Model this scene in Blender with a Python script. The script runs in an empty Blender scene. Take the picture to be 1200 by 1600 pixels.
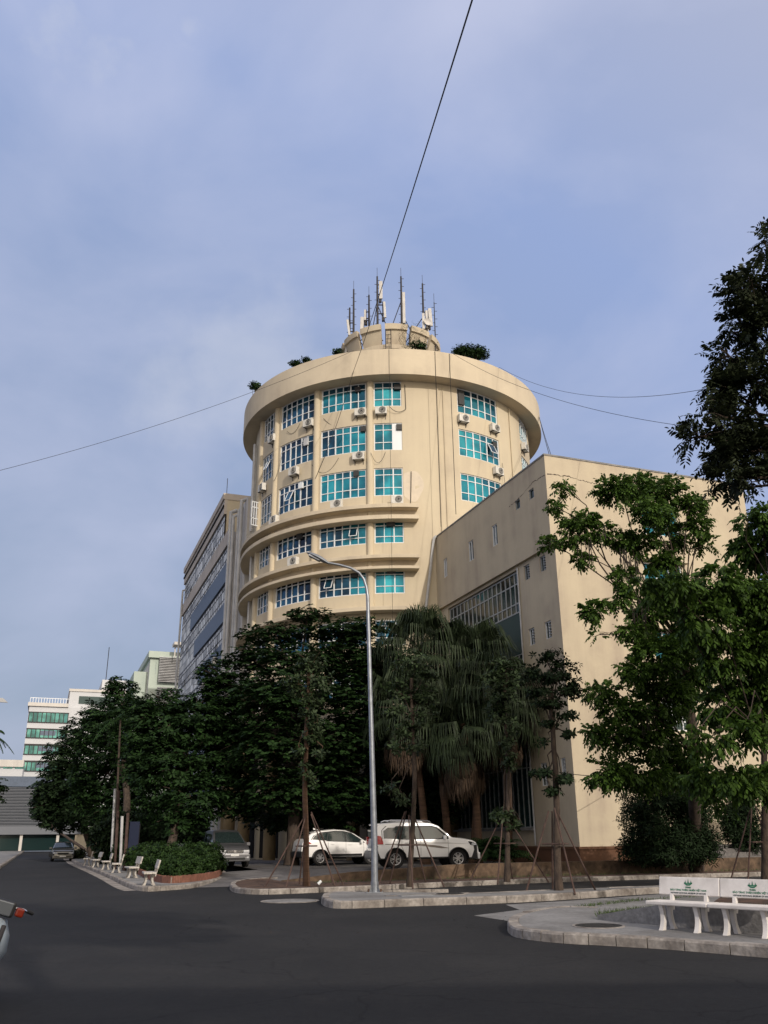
import bpy, bmesh, math, random
import numpy as np
from mathutils import Vector, Matrix
from mathutils.geometry import tessellate_polygon
random.seed(7)
S = bpy.context.scene
COL = S.collection
R = math.radians

# ------------------------------------------------------------------ camera
PITCH, ROLL, FPX = R(20.6), R(0.6), 1350.0
cam_data = bpy.data.cameras.new('camera')
cam = bpy.data.objects.new('camera', cam_data)
COL.objects.link(cam)
cam_data.sensor_fit = 'HORIZONTAL'
cam_data.sensor_width = 36
cam_data.lens = FPX / 1200 * 36
cam_data.clip_end = 3000
CM = Matrix.Rotation(math.pi / 2 + PITCH, 3, 'X') @ Matrix.Rotation(-ROLL, 3, 'Z')
CO = Vector((0, 0, 1.6))
cam.matrix_world = Matrix.Translation(CO) @ CM.to_4x4()
S.camera = cam
S.render.resolution_x, S.render.resolution_y = 768, 1024

# ------------------------------------------------------------------ light
SUN_AZ, SUN_EL = R(27), R(24)          # azimuth measured to the right of straight behind the camera
sun_dir = Vector((math.sin(SUN_AZ) * math.cos(SUN_EL), -math.cos(SUN_AZ) * math.cos(SUN_EL), math.sin(SUN_EL)))
sl = bpy.data.lights.new('sun', 'SUN')
sl.energy = 2.6
sl.angle = R(0.6)
sl.color = (1.0, 0.91, 0.81)
so = bpy.data.objects.new('sun', sl)
COL.objects.link(so)
so.rotation_euler = sun_dir.to_track_quat('Z', 'Y').to_euler()

W = bpy.data.worlds.new('World')
S.world = W
W.use_nodes = True
nt = W.node_tree
nt.nodes.clear()
def N(t, typ, **kw):
    n = t.nodes.new(typ)
    for k, v in kw.items():
        setattr(n, k, v)
    return n
out = N(nt, 'ShaderNodeOutputWorld')
bg = N(nt, 'ShaderNodeBackground')
sky = N(nt, 'ShaderNodeTexSky', sky_type='NISHITA', sun_disc=False, sun_elevation=SUN_EL,
        sun_rotation=math.pi - SUN_AZ, air_density=1.6, dust_density=2.0, ozone_density=2.5, altitude=10)
tc = N(nt, 'ShaderNodeTexCoord')
mp = N(nt, 'ShaderNodeMapping')
mp.inputs['Scale'].default_value = (1.0, 1.0, 1.7)
mp.inputs['Rotation'].default_value = (0.3, 0.25, 0.4)
n1 = N(nt, 'ShaderNodeTexNoise')
n1.inputs['Scale'].default_value = 2.3
n1.inputs['Detail'].default_value = 7
n1.inputs['Roughness'].default_value = 0.5
n1.inputs['Distortion'].default_value = 0.35
cr = N(nt, 'ShaderNodeValToRGB')
cr.color_ramp.elements[0].position = 0.42
cr.color_ramp.elements[0].color = (0.0, 0.0, 0.0, 1)
cr.color_ramp.elements[1].position = 0.72
cr.color_ramp.elements[1].color = (1, 1, 1, 1)
mx = N(nt, 'ShaderNodeMix', data_type='RGBA')
mul = N(nt, 'ShaderNodeMath', operation='MULTIPLY')
mul.inputs[1].default_value = 0.75
nt.links.new(tc.outputs['Generated'], mp.inputs['Vector'])
nt.links.new(mp.outputs[0], n1.inputs['Vector'])
nt.links.new(n1.outputs['Fac'], cr.inputs[0])
nt.links.new(cr.outputs[0], mul.inputs[0])
nt.links.new(mul.outputs[0], mx.inputs[0])
SKY_STRENGTH = 0.10
base = N(nt, 'ShaderNodeMix', data_type='RGBA')       # thin even haze over the clear sky
base.inputs[0].default_value = 0.86
nt.links.new(sky.outputs[0], base.inputs[6])
# the haze is bluish away from the sun and brighter and warmer towards it
dt = N(nt, 'ShaderNodeVectorMath', operation='DOT_PRODUCT')
nv = N(nt, 'ShaderNodeVectorMath', operation='NORMALIZE')
nt.links.new(tc.outputs['Generated'], nv.inputs[0])
nt.links.new(nv.outputs[0], dt.inputs[0])
dt.inputs[1].default_value = sun_dir
hz = N(nt, 'ShaderNodeValToRGB')
he = hz.color_ramp.elements
he[0].position = 0.0; he[0].color = (.30, .36, .48, 1)
he[1].position = 1.0; he[1].color = (2.6, 2.2, 1.7, 1)
for p_, c_ in ((.35, (.34, .44, .735, 1)), (.62, (.60, .60, .70, 1)), (.85, (1.3, 1.18, 1.0, 1))):
    e_ = he.new(p_); e_.color = c_
mr = N(nt, 'ShaderNodeMath', operation='MULTIPLY_ADD')
mr.inputs[1].default_value = .5; mr.inputs[2].default_value = .5
nt.links.new(dt.outputs['Value'], mr.inputs[0])
nt.links.new(mr.outputs[0], hz.inputs[0])
hs_ = N(nt, 'ShaderNodeVectorMath', operation='SCALE')
hs_.inputs['Scale'].default_value = 10.0
nt.links.new(hz.outputs[0], hs_.inputs[0])
nt.links.new(hs_.outputs[0], base.inputs[7])
nt.links.new(base.outputs[2], mx.inputs[6])
mx.inputs[7].default_value = (5.7, 6.1, 8.0, 1)
# two small cloud banks standing in the sky
def bank(px, py, lo, hi, prev, amt=.55):
    d_ = (CMAT @ Vector(((px - 600) / 1350, -(py - 800) / 1350, -1))).normalized()
    dd = N(nt, 'ShaderNodeVectorMath', operation='DISTANCE')
    st = N(nt, 'ShaderNodeVectorMath', operation='MULTIPLY'); st.inputs[1].default_value = (1, 1, 1.7)
    nt.links.new(nv.outputs[0], st.inputs[0]); nt.links.new(st.outputs[0], dd.inputs[0]); dd.inputs[1].default_value = (d_.x, d_.y, d_.z * 1.7)
    nn = N(nt, 'ShaderNodeTexNoise'); nn.inputs['Scale'].default_value = 11; nn.inputs['Detail'].default_value = 8; nn.inputs['Roughness'].default_value = .55
    nt.links.new(nv.outputs[0], nn.inputs['Vector'])
    sm = N(nt, 'ShaderNodeMath', operation='MULTIPLY_ADD'); sm.inputs[1].default_value = .34
    nt.links.new(nn.outputs['Fac'], sm.inputs[0]); nt.links.new(dd.outputs['Value'], sm.inputs[2])
    rr = N(nt, 'ShaderNodeMapRange', interpolation_type='SMOOTHSTEP')
    for i_, v_ in ((1, lo), (2, hi), (3, amt), (4, 0.0)): rr.inputs[i_].default_value = v_
    nt.links.new(sm.outputs[0], rr.inputs[0])
    m_ = N(nt, 'ShaderNodeMix', data_type='RGBA'); nt.links.new(rr.outputs[0], m_.inputs[0])
    nt.links.new(prev, m_.inputs[6]); m_.inputs[7].default_value = (5.9, 6.3, 7.5, 1)
    return m_.outputs[2]
CMAT = CM
c_ = bank(400, 590, .16, .36, mx.outputs[2])
c_ = bank(300, 120, .155, .205, c_, .32)
c_ = bank(165, 72, .15, .20, c_, .25)
nt.links.new(c_, bg.inputs[0])
bg.inputs[1].default_value = SKY_STRENGTH
nt.links.new(bg.outputs[0], out.inputs[0])

S.view_settings.view_transform = 'Standard'
S.view_settings.look = 'None'
S.view_settings.exposure = 0.0
S.view_settings.gamma = 1.0
S.render.engine = 'CYCLES'

# ------------------------------------------------------------------ measuring helpers
def ray(px, py):
    return CM @ Vector(((px - 600) / FPX, -(py - 800) / FPX, -1))
def at(px, py, Y):                      # the point at depth Y
    d = ray(px, py)
    return CO + d * (Y / d.y)
def gz(px, py, z=0.0):                  # the point at height z
    d = ray(px, py)
    return CO + d * ((z - 1.6) / d.z)
UU, VV = Vector((-.352, .936, 0)), Vector((.936, .352, 0))   # along / across the campus street
GRID = math.atan2(.352, .936)
def wv(v, u, z=0):
    return Vector((v * .936 - u * .352, v * .352 + u * .936, z))
def vu(p):
    return p.dot(VV), p.dot(UU)
def on_u(px, py, u):                    # (v, z) where the line of sight meets plane u
    d = ray(px, py)
    P = CO + d * (u / d.dot(UU))
    return P.dot(VV), P.z

# ------------------------------------------------------------------ object helpers
class MB:
    def __init__(s):
        s.v, s.f = [], []
    def add(s, vs, fs):
        o = len(s.v)
        s.v += [tuple(p) for p in vs]
        s.f += [tuple(i + o for i in f) for f in fs]
        return s
    def box(s, x0, x1, y0, y1, z0, z1):
        return s.add([(x0, y0, z0), (x1, y0, z0), (x1, y1, z0), (x0, y1, z0), (x0, y0, z1), (x1, y0, z1), (x1, y1, z1), (x0, y1, z1)],
                     [(0, 3, 2, 1), (4, 5, 6, 7), (0, 1, 5, 4), (1, 2, 6, 5), (2, 3, 7, 6), (3, 0, 4, 7)])
    def obox(s, c, ax, ay, az, sx, sy, sz):      # oriented box about its centre
        c, ax, ay, az = Vector(c), Vector(ax), Vector(ay), Vector(az)
        vs = [c + ax * (sx / 2 * i) + ay * (sy / 2 * j) + az * (sz / 2 * k) for k in (-1, 1) for i, j in ((-1, -1), (1, -1), (1, 1), (-1, 1))]
        return s.add(vs, [(0, 3, 2, 1), (4, 5, 6, 7), (0, 1, 5, 4), (1, 2, 6, 5), (2, 3, 7, 6), (3, 0, 4, 7)])
    def prism(s, pts, z0, z1):                   # polygon pts (x, y[, z top])
        n = len(pts)
        lo = [(p[0], p[1], z0) for p in pts]
        hi = [(p[0], p[1], p[2] if len(p) > 2 else z1) for p in pts]
        tri = tessellate_polygon([[Vector((p[0], p[1], 0)) for p in pts]])
        fs = []
        for t in tri:
            a, b, c = (Vector(hi[i]) for i in t)
            if (b - a).cross(c - a).z < 0:
                t = t[::-1]
            fs.append(tuple(i + n for i in t))
        area = sum(pts[i][0] * pts[(i + 1) % n][1] - pts[(i + 1) % n][0] * pts[i][1] for i in range(n))
        for i in range(n):
            j = (i + 1) % n
            fs.append((i, j, j + n, i + n) if area > 0 else (j, i, i + n, j + n))
        return s.add(lo + hi, fs)
    def sheet(s, pts):
        n = len(pts)
        tri = tessellate_polygon([[Vector((p[0], p[1], 0)) for p in pts]])
        fs = []
        for t in tri:
            a, b, c = (Vector(pts[i]) for i in t)
            if (b - a).cross(c - a).z < 0:
                t = t[::-1]
            fs.append(tuple(t))
        return s.add(pts, fs)
    def tube(s, path, rad, n=8, cap=True):
        path = [Vector(p) for p in path]
        if not hasattr(rad, '__len__'):
            rad = [rad] * len(path)
        rings, up = [], None
        o = len(s.v)
        for i, p in enumerate(path):
            d = (path[min(i + 1, len(path) - 1)] - path[max(i - 1, 0)]).normalized()
            if up is None:
                up = d.orthogonal().normalized()
            up = (up - d * up.dot(d)).normalized()
            sd = d.cross(up)
            for k in range(n):
                a = 2 * math.pi * k / n
                s.v.append(tuple(p + (up * math.cos(a) + sd * math.sin(a)) * rad[i]))
        for i in range(len(path) - 1):
            for k in range(n):
                a, b = o + i * n + k, o + i * n + (k + 1) % n
                s.f.append((a, b, b + n, a + n))
        if cap:
            s.f.append(tuple(o + k for k in range(n))[::-1])
            e = o + (len(path) - 1) * n
            s.f.append(tuple(e + k for k in range(n)))
        return s
    def lathe(s, prof, n=24, c=(0, 0, 0), a0=0, a1=2 * math.pi):    # prof: (r, z)
        full = abs(a1 - a0 - 2 * math.pi) < 1e-6
        m = n if full else n + 1
        o = len(s.v)
        for r, z in prof:
            for k in range(m):
                a = a0 + (a1 - a0) * k / n
                s.v.append((c[0] + r * math.cos(a), c[1] + r * math.sin(a), c[2] + z))
        for i in range(len(prof) - 1):
            for k in range(n):
                a, b = o + i * m + k, o + i * m + (k + 1) % m
                s.f.append((a, b, b + m, a + m))
        return s
    def build(s, name, mat, parent=None, smooth=False, bevel=0, world=False):
        me = bpy.data.meshes.new(name)
        vs = s.v
        if world and parent is not None:
            l = parent.location
            vs = [(x - l.x, y - l.y, z - l.z) for x, y, z in vs]
        me.from_pydata(vs, [], s.f)
        me.update()
        o = bpy.data.objects.new(name, me)
        COL.objects.link(o)
        if mat:
            me.materials.append(mat)
        if parent:
            o.parent = parent
        if smooth:
            me.polygons.foreach_set('use_smooth', [True] * len(me.polygons))
            try:
                me.set_sharp_from_angle(angle=R(38))
            except Exception:
                pass
        if bevel:
            b = o.modifiers.new('bevel', 'BEVEL')
            b.width = bevel
            b.segments = 2
            b.limit_method = 'ANGLE'
        return o

def tag(o, label=None, cat=None, group=None, kind=None):
    if label: o['label'] = label
    if cat: o['category'] = cat
    if group: o['group'] = group
    if kind: o['kind'] = kind
    return o
def thing(name, label, cat, loc=(0, 0, 0), rz=0, group=None):
    o = bpy.data.objects.new(name, None)
    COL.objects.link(o)
    o.location = loc
    o.rotation_euler = (0, 0, rz)
    o.empty_display_size = .3
    return tag(o, label, cat, group)
def struct(name, mb, mat, **k):
    return tag(mb.build(name, mat, **k), kind='structure')
def dup(root, loc, rz, label=None):
    r = root.copy()
    COL.objects.link(r)
    r.location = loc
    r.rotation_euler = (0, 0, rz)
    if label: r['label'] = label
    def rec(a, b):
        for ch in list(a.children):
            c = ch.copy()
            COL.objects.link(c)
            c.parent = b
            rec(ch, c)
    rec(root, r)
    return r

# ------------------------------------------------------------------ materials
def ramp(t, fac, stops):
    r = N(t, 'ShaderNodeValToRGB')
    e = r.color_ramp.elements
    while len(e) < len(stops): e.new(.5)
    for i, (p, c) in enumerate(stops):
        e[i].position = p
        e[i].color = (*c, 1)
    t.links.new(fac, r.inputs[0])
    return r.outputs[0]
def mat(name, col, rough=.7, metal=0, spec=.4, var=0, scale=3, col2=None, bump=0, bscale=40, coords='Object', stretch=(1, 1, 1), island=False, transl=0, coat=0, fine=0):
    m = bpy.data.materials.new(name)
    m.use_nodes = True
    t = m.node_tree
    b = t.nodes['Principled BSDF']
    b.inputs['Base Color'].default_value = (*col, 1)
    b.inputs['Roughness'].default_value = rough
    b.inputs['Metallic'].default_value = metal
    b.inputs['Specular IOR Level'].default_value = spec
    if coat:
        b.inputs['Coat Weight'].default_value = coat
        b.inputs['Coat Roughness'].default_value = .04
    tc = N(t, 'ShaderNodeTexCoord')
    mp = N(t, 'ShaderNodeMapping')
    mp.inputs['Scale'].default_value = stretch
    t.links.new(tc.outputs[coords], mp.inputs[0])
    csrc = None
    if col2 is None and var:
        col2 = tuple(c * (1 - var) for c in col)
    if island:
        g = N(t, 'ShaderNodeNewGeometry')
        csrc = ramp(t, g.outputs['Random Per Island'], [(0, col2), (.5, col), (1, tuple(min(1, c * 1.35) for c in col))])
    elif col2:
        nz = N(t, 'ShaderNodeTexNoise')
        nz.inputs['Scale'].default_value = scale
        nz.inputs['Detail'].default_value = 8
        nz.inputs['Roughness'].default_value = .62
        t.links.new(mp.outputs[0], nz.inputs['Vector'])
        csrc = ramp(t, nz.outputs['Fac'], [(.35, col2), (.62, col)])
    if csrc:
        if fine:
            nf = N(t, 'ShaderNodeTexNoise')
            nf.inputs['Scale'].default_value = bscale * .6
            nf.inputs['Detail'].default_value = 4
            t.links.new(tc.outputs[coords], nf.inputs['Vector'])
            fr = ramp(t, nf.outputs['Fac'], [(.3, (1 - fine,) * 3), (.7, (1 + fine * .6,) * 3)])
            mm = N(t, 'ShaderNodeMix', data_type='RGBA', blend_type='MULTIPLY')
            mm.inputs[0].default_value = 1
            t.links.new(csrc, mm.inputs[6])
            t.links.new(fr, mm.inputs[7])
            csrc = mm.outputs[2]
        t.links.new(csrc, b.inputs['Base Color'])
    if bump:
        nb = N(t, 'ShaderNodeTexNoise')
        nb.inputs['Scale'].default_value = bscale
        nb.inputs['Detail'].default_value = 6
        t.links.new(tc.outputs[coords], nb.inputs['Vector'])
        bp = N(t, 'ShaderNodeBump')
        bp.inputs['Strength'].default_value = bump
        bp.inputs['Distance'].default_value = .02
        t.links.new(nb.outputs['Fac'], bp.inputs['Height'])
        t.links.new(bp.outputs[0], b.inputs['Normal'])
    if transl:
        tr = N(t, 'ShaderNodeBsdfTranslucent')
        ms = N(t, 'ShaderNodeMixShader')
        ms.inputs[0].default_value = transl
        if csrc: t.links.new(csrc, tr.inputs[0])
        t.links.new(b.outputs[0], ms.inputs[1])
        t.links.new(tr.outputs[0], ms.inputs[2])
        t.links.new(ms.outputs[0], t.nodes['Material Output'].inputs[0])
    return m

def plaster(name, col, dirt, amount=.5, patch=None):
    """painted render: faint blotches, rain streaks running down, a little grain"""
    m = bpy.data.materials.new(name)
    m.use_nodes = True
    t = m.node_tree
    b = t.nodes['Principled BSDF']
    b.inputs['Roughness'].default_value = .85
    b.inputs['Specular IOR Level'].default_value = .2
    tc = N(t, 'ShaderNodeTexCoord')
    def noise(scale, st, det=6):
        mp = N(t, 'ShaderNodeMapping')
        mp.inputs['Scale'].default_value = st
        t.links.new(tc.outputs['Object'], mp.inputs[0])
        n = N(t, 'ShaderNodeTexNoise')
        n.inputs['Scale'].default_value = scale
        n.inputs['Detail'].default_value = det
        n.inputs['Roughness'].default_value = .6
        t.links.new(mp.outputs[0], n.inputs[0])
        return n.outputs['Fac']
    streak = ramp(t, noise(1.0, (.9, .9, .05), 6), [(.40, (0, 0, 0)), (.80, (1, 1, 1))])
    blotch = ramp(t, noise(.35, (1, 1, 1), 8), [(.35, (0, 0, 0)), (.7, (1, 1, 1))])
    ml = N(t, 'ShaderNodeMath', operation='MULTIPLY')
    t.links.new(streak, ml.inputs[0]); t.links.new(blotch, ml.inputs[1])
    ad = N(t, 'ShaderNodeMath', operation='MULTIPLY_ADD')
    t.links.new(blotch, ad.inputs[0]); ad.inputs[1].default_value = .22
    t.links.new(ml.outputs[0], ad.inputs[2])
    am = N(t, 'ShaderNodeMath', operation='MULTIPLY')
    am.use_clamp = True
    t.links.new(ad.outputs[0], am.inputs[0]); am.inputs[1].default_value = amount
    mx = N(t, 'ShaderNodeMix', data_type='RGBA')
    t.links.new(am.outputs[0], mx.inputs[0])
    mx.inputs[6].default_value = (*col, 1)
    mx.inputs[7].default_value = (*dirt, 1)
    t.links.new(mx.outputs[2], b.inputs['Base Color'])
    bp = N(t, 'ShaderNodeBump')
    bp.inputs['Strength'].default_value = .15
    bp.inputs['Distance'].default_value = .03
    t.links.new(noise(6, (1, 1, 1), 8), bp.inputs['Height'])
    t.links.new(bp.outputs[0], b.inputs['Normal'])
    return m

M = {}
M['beige'] = plaster('beige_plaster', (.55, .475, .345), (.32, .26, .21), .6)
M['beige_dirty'] = plaster('weathered_beige_plaster', (.50, .43, .315), (.24, .185, .16), .8)
M['trim'] = plaster('pale_trim_plaster', (.57, .49, .365), (.27, .225, .18), .7)
M['patch'] = mat('new_pale_render', (.60, .52, .41), .9, var=.1)
M['grey_wall'] = plaster('grey_wall', (.58, .55, .51), (.25, .24, .23), .7)
M['brown_wall'] = plaster('brown_band', (.52, .46, .40), (.2, .18, .17), .6)
M['white_wall'] = plaster('white_wall', (.52, .53, .55), (.4, .4, .4), .4)
M['green_wall'] = plaster('pale_green_wall', (.44, .50, .44), (.30, .38, .34), .4)
M['plinth'] = plaster('red_brown_plinth', (.13, .065, .038), (.05, .035, .025), .9)
M['teal'] = mat('teal_glass', (.016, .21, .27), .08, .5, .5, island=True, col2=(.008, .11, .17))
M['navy'] = mat('dark_blue_glass', (.012, .07, .12), .08, .5, .5, island=True, col2=(.008, .03, .06))
M['blackglass'] = mat('dark_glass', (.012, .03, .03), .1, .2, .5, island=True, col2=(.004, .008, .01))
M['greenglass'] = mat('green_glass', (.07, .23, .22), .1, .4, .5, island=True, col2=(.03, .16, .18))
def tint_glass(m, dark):
    # uneven tint: blinds and dark rooms behind the film
    t = m.node_tree; b = t.nodes['Principled BSDF']
    src = b.inputs['Base Color'].links[0].from_socket
    tc = N(t, 'ShaderNodeTexCoord'); n = N(t, 'ShaderNodeTexNoise'); n.inputs['Scale'].default_value = .55; n.inputs['Detail'].default_value = 3
    t.links.new(tc.outputs['Object'], n.inputs[0])
    r_ = ramp(t, n.outputs['Fac'], [(.40, dark), (.56, (1.0, 1.0, 1.0)), (.70, (1.9, 1.5, 1.35))])
    x = N(t, 'ShaderNodeMix', data_type='RGBA', blend_type='MULTIPLY'); x.inputs[0].default_value = 1
    t.links.new(src, x.inputs[6]); t.links.new(r_, x.inputs[7]); t.links.new(x.outputs[2], b.inputs['Base Color'])
    n2 = N(t, 'ShaderNodeTexNoise'); n2.inputs['Scale'].default_value = 1.2
    t.links.new(tc.outputs['Object'], n2.inputs[0])
    bp = N(t, 'ShaderNodeBump'); bp.inputs['Strength'].default_value = .25; bp.inputs['Distance'].default_value = .03
    t.links.new(n2.outputs['Fac'], bp.inputs['Height']); t.links.new(bp.outputs[0], b.inputs['Normal'])
tint_glass(M['teal'], (.45, .5, .55)); tint_glass(M['navy'], (.35, .35, .4)); tint_glass(M['greenglass'], (.5, .5, .5))
M['whitepanel'] = mat('white_panel', (.68, .71, .72), .5)
M['frame'] = mat('white_window_frame', (.72, .74, .76), .5, spec=.4, var=.15, scale=2)
M['midframe'] = mat('weathered_window_frame', (.34, .35, .35), .5)
M['greyframe'] = mat('grey_window_frame', (.30, .32, .34), .5)
M['blind'] = mat('pale_blind', (.68, .69, .68), .6, island=True, col2=(.30, .31, .32))
M['darkgreen'] = mat('dark_green_panel', (.012, .04, .037), .5)
M['blueband'] = mat('blue_grey_panel', (.085, .115, .17), .5, var=.2)
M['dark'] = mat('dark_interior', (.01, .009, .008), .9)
M['pipe'] = mat('grey_white_pipe', (.50, .50, .50), .5, var=.3, scale=1)
M['acwhite'] = mat('aircon_casing', (.62, .60, .55), .5, var=.25, scale=4)
M['acdark'] = mat('aircon_grille', (.03, .03, .03), .6)
M['steel'] = mat('galvanised_steel', (.30, .32, .35), .42, .7, var=.3, scale=6)
M['darksteel'] = mat('dark_steel', (.035, .032, .035), .6, .3, var=.3)
M['rust'] = mat('rusty_steel', (.12, .07, .045), .8, .2, var=.5)
M['panel'] = mat('antenna_plastic', (.55, .53, .50), .5, var=.2)
M['wire'] = mat('black_cable', (.012, .012, .014), .7)
M['concrete'] = mat('concrete', (.27, .26, .25), .9, col2=(.16, .155, .15), scale=1.3, bump=.4, bscale=25, fine=.25)
M['kerb'] = mat('kerb_concrete', (.33, .30, .27), .9, col2=(.14, .12, .105), scale=1.6, bump=.5, bscale=18, fine=.3)
M['paving'] = mat('pavement_concrete', (.24, .235, .23), .9, col2=(.15, .145, .14), scale=.8, bump=.3, bscale=20, fine=.2)
M['parking'] = mat('parking_concrete', (.15, .14, .135), .9, col2=(.085, .08, .078), scale=.9, bump=.3, bscale=15, fine=.25)
M['soil'] = mat('red_brown_soil', (.10, .055, .035), 1, col2=(.04, .025, .018), scale=3, bump=.8, bscale=12)
M['retain'] = mat('stained_retaining_wall', (.15, .10, .065), .95, col2=(.045, .032, .022), scale=1.4, bump=.6, bscale=9, fine=.35)
M['brickpaint'] = mat('terracotta', (.25, .11, .075), .85, var=.4, scale=5)
M['bark'] = mat('grey_brown_bark', (.075, .054, .04), .95, col2=(.03, .022, .018), scale=9, bump=.8, bscale=14, stretch=(1, 1, .4))
M['palmbark'] = mat('palm_bark', (.11, .062, .04), .95, col2=(.06, .035, .02), scale=5, bump=.8, bscale=10, stretch=(.3, .3, 3))
M['stake'] = mat('timber_stake', (.09, .055, .045), .9, var=.5, scale=4)
M['leaf_almond'] = mat('almond_leaves', (.018, .042, .011), .65, spec=.15, island=True, col2=(.006, .015, .005), transl=.15)
M['leaf_dark'] = mat('dark_leaves', (.014, .028, .010), .65, spec=.15, island=True, col2=(.006, .013, .005), transl=.12)
M['leaf_bright'] = mat('bright_leaves', (.050, .096, .014), .6, spec=.2, island=True, col2=(.016, .036, .008), transl=.28)
M['leaf_young'] = mat('young_tree_leaves', (.032, .052, .02), .55, spec=.25, island=True, col2=(.013, .024, .010), transl=.18)
M['leaf_palm'] = mat('palm_fronds', (.028, .042, .019), .6, spec=.2, island=True, col2=(.009, .015, .008), transl=.12)
M['leaf_dry'] = mat('dead_palm_fronds', (.065, .042, .026), .9, island=True, col2=(.022, .015, .010), transl=.1)
M['leaf_red'] = mat('dark_reddish_leaves', (.022, .030, .012), .6, spec=.2, island=True, col2=(.008, .013, .006), transl=.12)
M['leaf_hedge'] = mat('hedge_leaves', (.026, .055, .012), .6, spec=.2, island=True, col2=(.009, .022, .006), transl=.2)
M['shaded_beige'] = mat('beige_darkened_as_shade', (.22, .16, .085), .9, var=.4, scale=1)  # wall beige darkened to stand in for shade on the entrance columns
M['pod'] = mat('seed_pods', (.02, .014, .01), .8)
M['grass'] = mat('grass_blades', (.06, .09, .03), .8, island=True, col2=(.03, .045, .015), transl=.1)
M['carwhite'] = mat('white_car_paint', (.80, .79, .77), .25, spec=.5, coat=.8)
M['carsilver'] = mat('silver_car_paint', (.16, .16, .17), .28, .6, coat=.7)
M['cargrey'] = mat('grey_beige_car_paint', (.20, .19, .17), .28, .6, coat=.7)
M['carglass'] = mat('car_glass', (.018, .028, .028), .05, 0, .9)
M['trimblack'] = mat('black_plastic', (.012, .012, .012), .55)
M['tyre'] = mat('tyre_rubber', (.014, .013, .013), .85)
M['alloy'] = mat('alloy_wheel', (.42, .42, .43), .3, .8)
M['chrome'] = mat('chrome', (.6, .6, .62), .12, 1)
M['redlens'] = mat('red_lens', (.35, .01, .01), .15, 0, .6)
M['clearlens'] = mat('clear_lens', (.55, .56, .58), .12, .3, .7)
M['orange'] = mat('orange_lens', (.14, .015, .006), .25)
M['darklens'] = mat('smoky_headlight', (.12, .13, .14), .12, .3, .7)
M['stripe'] = mat('grey_brown_decal', (.20, .17, .14), .5)
M['plate'] = mat('number_plate', (.6, .6, .58), .5)
M['benchwhite'] = mat('white_painted_bench', (.78, .74, .70), .6, col2=(.62, .58, .54), scale=3, bump=.1)
M['stone'] = mat('mottled_stone', (.55, .52, .47), .75, col2=(.30, .27, .24), scale=14)
M['logo'] = mat('green_print', (.02, .16, .08), .7)
M['print'] = mat('dark_print', (.03, .05, .05), .7)
M['iron'] = mat('cast_iron', (.035, .033, .03), .7, .3, var=.4, scale=8)
M['shieldwhite'] = mat('motorbike_shield', (.30, .35, .40), .3, coat=.4)
M['bikered'] = mat('motorbike_red', (.16, .012, .01), .3, coat=.4)
M['louvre'] = mat('grey_louvre', (.13, .14, .16), .5)
M['bluetank'] = mat('blue_panel', (.008, .014, .04), .7)
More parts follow.
